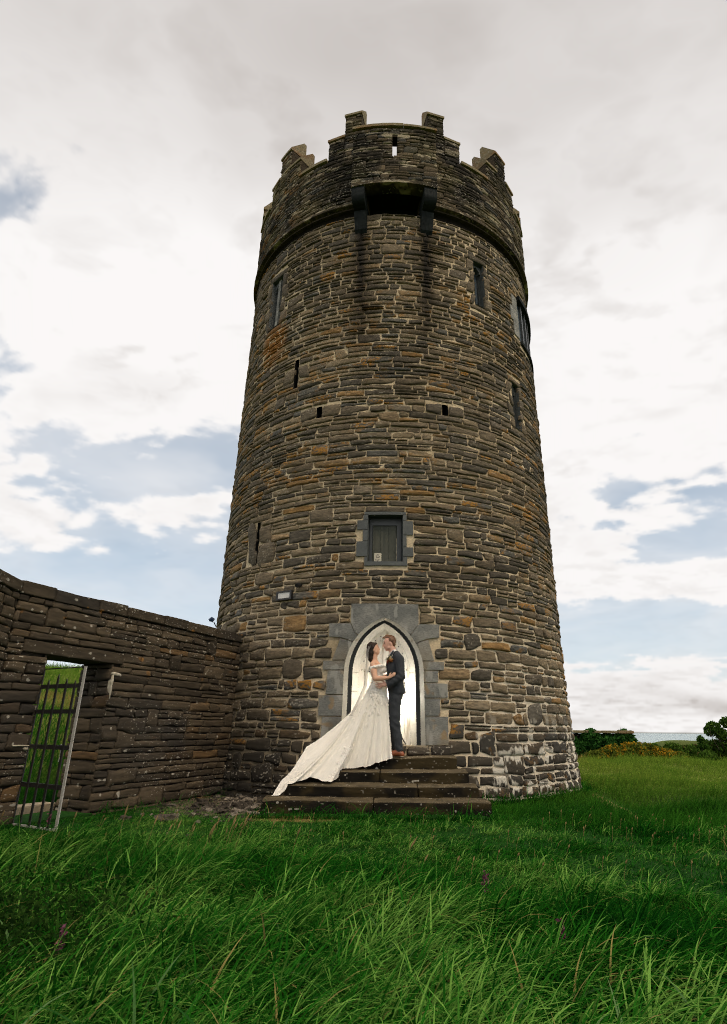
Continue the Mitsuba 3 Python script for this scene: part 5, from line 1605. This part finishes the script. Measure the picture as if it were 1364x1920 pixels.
Hh.chain([(-.20, y, 2.33), (-.208, y - .01, 2.24), (-.200, y - .03, 2.16), (-.196, y - .035, 2.105)], [.060, .056, .040, .014]).chain([(-.155, y - .062, 2.33), (-.175, y - .062, 2.24), (-.190, y - .05, 2.14)], [.020, .026, .012])
Hh.cone((-.112, y - .02, 2.402), (-.125, y - .055, 2.37), .018, .018).cone((-.112, y + .02, 2.402), (-.125, y + .055, 2.37), .018, .018)


def cut_hair2(P):
    d = Hh(P)
    face = np.linalg.norm((P - np.array([-.068, y, 2.296])) * np.array([1, .35, .80]), axis=-1)
    ear = np.linalg.norm((P - np.array([-.142, y, 2.288])) * np.array([1, .1, .8]), axis=-1)
    return np.maximum(np.maximum(d, .080 - face), np.where(np.abs(P[..., 1] - y) > .05, .022 - ear, -1))


v, f = surface_net(cut_hair2, (-.29, y - .12, 2.08), (-.05, y + .12, 2.46), .006)
add('bride__hair', (v, f), 'm_hair_dark', smooth=True)
for s in (-1, 1):
    add('bride__eye', trimesh.creation.uv_sphere(.0065, count=[8, 10], transform=trimesh.transformations.translation_matrix((-.073, y + s * .027, 2.334))), 'm_eye', smooth=True)
    add('bride__eyebrow', tube([(-.071, y + s * .012, 2.352), (-.074, y + s * .030, 2.358), (-.088, y + s * .044, 2.352)], [.003, .0035, .002], 6), 'm_hair_dark')
add('bride__mouth', tube([(-.066, y - .018, 2.262), (-.0525, y - .006, 2.266), (-.0515, y, 2.266), (-.0525, y + .006, 2.266), (-.066, y + .018, 2.262)], [.003, .006, .0065, .006, .003], 6), 'm_lips')
D_ = Flesh(.03)
D_.ell((-.098, y, 1.97), (.104, .138, .15), .04).ell((-.060, y, 1.80), (.114, .124, .12), .04).ell((-.058, y, 1.72), (.124, .142, .08), .04)
for s in (-1, 1): D_.ell((-.010, y + s * .062, 1.985), (.078, .068, .068), .03)


def cut_bodice(P):
    d = D_(P) + .004 * (meshkit.noise(P * 60, 4) - .5)
    top = P[..., 2] - 2.030 - .10 * np.clip(P[..., 0] + .08, -.1, .1) + .04 * np.exp(-((P[..., 1] - y) / .03) ** 2)
    return np.maximum(np.maximum(d, top), 1.735 - P[..., 2])


v, f = surface_net(cut_bodice, (-.25, y - .20, 1.70), (.12, y + .20, 2.10), .007)
add('bride__bodice', (v, f), 'm_lace', smooth=True)
g = np.random.default_rng(9)
Bn = Flesh(.012)
ringp = [(-.195, y - .13, 2.005), (-.178, y - .20, 1.998), (-.120, y - .222, 2.008), (-.06, y - .185, 2.030), (.0, y - .13, 2.040), (.05, y - .06, 2.030), (.058, y, 2.02), (.05, y + .06, 2.030), (.0, y + .13, 2.04), (-.06, y + .185, 2.03), (-.12, y + .222, 2.008), (-.178, y + .2, 1.998), (-.195, y + .13, 2.005), (-.2, y, 2.0), (-.195, y - .13, 2.005)]
Bn.chain(ringp, [.021 if abs(p[1] - y) > .12 else .012 for p in ringp])
v, f = surface_net(lambda P: Bn(P) + .016 * (meshkit.noise(P * np.array([55, 55, 40]), 4) - .5), (-.25, y - .28, 1.93), (.11, y + .28, 2.10), .006)
add('bride__sleeve_band', (v, f), 'm_lace', smooth=True)

# the skirt and its train, falling over the steps
hem = np.array([
    (.00, .155, 9.66, .70), (.04, .145, 9.56, .677), (.11, .035, 9.52, .632), (.17, -.085, 9.49, .607), (.23, -.205, 9.47, .562), (.30, -.40, 9.45, .535), (.37, -.59, 9.42, .512),
    (.415, -.665, 9.26, .41), (.445, -.71, 9.14, .372), (.48, -.87, 9.16, .385), (.51, -.99, 9.19, .425), (.55, -1.17, 9.13, .372), (.59, -1.33, 9.02, .352), (.615, -1.385, 8.95, .235),
    (.64, -1.525, 8.92, .178), (.665, -1.46, 9.08, .335), (.695, -1.335, 9.22, .47), (.72, -1.235, 9.34, .63), (.745, -1.12, 9.44, .82), (.77, -1.02, 9.56, .885), (.80, -.93, 9.68, .83),
    (.85, -.70, 9.78, .79), (.91, -.30, 9.84, .76), (.96, .06, 9.84, .74), (1.0, .155, 9.66, .70)])
NU, NS_ = 420, 72
u = np.linspace(0, 1, NU + 1)
from scipy.interpolate import PchipInterpolator
Hm = np.stack([PchipInterpolator(hem[:, 0], hem[:, k])(u) for k in (1, 2, 3)], -1)
ph = -2 * np.pi * np.interp(u, [0, .12, .35, .62, .80, 1], [0, .16, .33, .52, .68, 1])
W = np.stack([-.055 + .128 * np.cos(ph), BY_ + .140 * np.sin(ph), 1.775 + 0 * ph], -1)
s = np.linspace(0, 1, NS_ + 1)
k_xy = np.interp(u, [0, .1, .4, .6, .75, 1], [.75, .62, .40, .34, .37, .75])
M = W + (Hm - W) * np.stack([k_xy, k_xy, .60 + 0 * u], -1)
S3 = s[None, :, None]
Pk = (1 - S3) ** 2 * W[:, None] + 2 * S3 * (1 - S3) * M[:, None] + S3**2 * Hm[:, None]
du = np.gradient(Pk, axis=0); ds = np.gradient(Pk, axis=1)
N = np.cross(du, ds); N /= np.linalg.norm(N, axis=-1, keepdims=True) + 1e-9
if (N[60, 40] @ np.array([0, -1, 0.0])) < 0: N = -N
uu = u[:, None] * 2 * np.pi
rs = np.random.default_rng(17)
fold = 0
for fr, am in ((9, .45), (13, .6), (19, .55), (26, .35), (37, .15), (58, .07)):
    fold = fold + am * np.sin(fr * uu + rs.uniform(0, 6.28) + .5 * np.sin(3 * uu + fr) + .35 * s[None] * rs.normal())
fold = np.tanh(fold * 1.1)
amp = .003 + .026 * s[None] ** 1.1
flat = np.interp(u, [0, .5, .60, .66, .78, .86, 1], [1, 1, .45, .35, .55, .9, 1])[:, None]
noise_ = .8 * (meshkit.fbm(Pk * np.array([5, 5, 4]), 3, 5) - .5) + .2 * (meshkit.fbm(Pk * np.array([16, 16, 9]), 2, 15) - .5)
Pk = Pk + N * ((amp * fold * flat) + .060 * s[None] ** 1.3 * noise_ * (.4 + .6 * flat))[..., None]
Pk[..., 2] += (.030 * (meshkit.fbm(np.stack([u * 70, 0 * u, 0 * u], -1), 3, 41) - .5))[:, None] * s[None] ** 14
# the cloth lies on the treads, it does not sink into them
def tread(x, y):
    z = ground_z(x, y)
    for x0, x1, y0, y1, zt in ((-1.61, 1.50, 8.68, 9.06, .176), (-1.36, 1.38, 9.0, 9.36, .338), (-1.28, 1.285, 9.3, 9.66, .510), (-1.15, 1.156, 9.6, 10.3, .694)):
        z = np.where((x > x0) & (x < x1) & (y > y0 - .015) & (y < 10.3), np.maximum(z, zt + .07 * np.clip(y - y0, 0, .4)), z)
    return z
Pk[..., 2] = np.maximum(Pk[..., 2], tread(Pk[..., 0], Pk[..., 1]) + .012)
i, j = np.meshgrid(np.arange(NU), np.arange(NS_), indexing='ij')
m = NS_ + 1
q = np.stack([i * m + j, i * m + j + 1, (i + 1) * m + j + 1, (i + 1) * m + j], -1).reshape(-1, 4)
UVs = np.stack([np.broadcast_to(u[:, None], Pk.shape[:2]), np.broadcast_to(s[None], Pk.shape[:2])], -1).reshape(-1, 2)
add('bride__skirt', (Pk.reshape(-1, 3), q), 'm_dress', smooth=True, uv=UVs)
lab('bride__skirt', 'full tulle skirt with its train spread down the steps')


def over(u0, u1, s0, s1, lift, n=40):
    """a piece of cloth lying on the skirt"""
    iu = np.arange(int(u0 * NU), int(u1 * NU) + 1); js = np.arange(int(s0 * NS_), int(s1 * NS_) + 1)
    v = Pk[iu][:, js] + N[iu][:, js] * lift
    a, b = np.meshgrid(np.arange(len(iu) - 1), np.arange(len(js) - 1), indexing='ij'); k = len(js)
    return v.reshape(-1, 3), np.stack([a * k + b, a * k + b + 1, (a + 1) * k + b + 1, (a + 1) * k + b], -1).reshape(-1, 4)


v, f = over(.405, .462, .62, 1, .008)
add('bride__lace_border', (v, f), 'm_lace', smooth=True)
lab('bride__lace_border', 'whiter lace strip at the side of the train')
ms = []
for k in range(150):
    a = rs.uniform(.02, .42) if k < 110 else rs.uniform(.4, .47); b = abs(rs.normal(0, .16)) + .02 if k < 110 else rs.uniform(.6, .98)
    i_, j_ = int(a * NU), int(min(b, .98) * NS_)
    c, nn, t = Pk[i_, j_] + N[i_, j_] * .012, N[i_, j_], ds[i_, j_] / np.linalg.norm(ds[i_, j_])
    bt = np.cross(nn, t); r = rs.uniform(.008, .017)
    ang = np.arange(10) * .628
    rr = r * (1 + .35 * (np.arange(10) % 2))
    ring_ = c + rr[:, None] * (np.cos(ang)[:, None] * t + np.sin(ang)[:, None] * bt)
    ms.append((np.vstack([ring_, [c + nn * .001]]), np.array([[q_, (q_ + 1) % 10, 10] for q_ in range(10)])))
add('bride__lace_flowers', cat(ms), 'm_lace')
lab('bride__lace_flowers', kind='stuff')
# veil
nv, mv = 40, 24
t = np.linspace(0, 1, nv)[:, None]; w_ = np.linspace(-1, 1, mv)[None]
cx = np.interp(t[:, 0], [0, .12, .35, .6, .8, 1], [-.238, -.268, -.268, -.285, -.375, -.500])[:, None]
cz = np.interp(t[:, 0], [0, .12, .35, .6, .8, 1], [2.365, 2.27, 2.02, 1.74, 1.52, 1.27])[:, None]
half = np.interp(t[:, 0], [0, .2, 1], [.05, .12, .26])[:, None]
vy = y - .02 + w_ * half
vx = cx + .05 * np.abs(w_) ** 2 * (1 - .3 * t) + .012 * np.sin(w_ * 14 + 2 * t) * (.3 + t)
V_ = np.stack([vx + 0 * vy, vy, cz + 0 * vy], -1)
a, b = np.meshgrid(np.arange(nv - 1), np.arange(mv - 1), indexing='ij')
add('bride__veil', (V_.reshape(-1, 3), np.stack([a * mv + b, a * mv + b + 1, (a + 1) * mv + b + 1, (a + 1) * mv + b], -1).reshape(-1, 4)), 'm_veil', smooth=True)
lab('bride__veil', 'sheer pale veil hanging from the back of her hair')
add('bride__hair_comb', tube([(-.232, y - .05, 2.350), (-.248, y, 2.362), (-.232, y + .05, 2.350)], .007, 6), 'm_lace')

# ------------------------------------------------------------------ the lit flash on its stand, behind the couple
lab('flash_lamp', 'small lit photographic flash on a black stand behind the couple, aimed at the door', 'lamp')
LX, LY, LZ = .235, 10.04, 1.62
add('flash_lamp__pole', tube([(LX, LY - .02, .90), (LX, LY - .02, LZ)], .011, 8), 'm_plastic_black')
for k, (ex, ey) in enumerate(((LX - .12, LY - .14), (LX + .15, LY - .13), (LX + .02, LY + .2))):
    add('flash_lamp__leg', tube([(LX, LY - .02, 1.10), (ex, ey, .862)], .009, 6), 'm_plastic_black')
add('flash_lamp__body', cat([bx((LX - .04, LY - .06, LZ - .06), (LX + .04, LY - .005, LZ + .06))]), 'm_plastic_black')
rot = trimesh.transformations.rotation_matrix(math.pi / 2, (1, 0, 0))
dome = trimesh.creation.uv_sphere(.062, count=[12, 20]); dome.apply_scale([1, .75, 1.2]); dome.apply_translation((LX, LY + .055, LZ))
add('flash_lamp__dome', dome, 'm_lamp_glass', smooth=True, emitter={'type': 'area', 'radiance': rgb(38.0, 36.0, 32.0)})
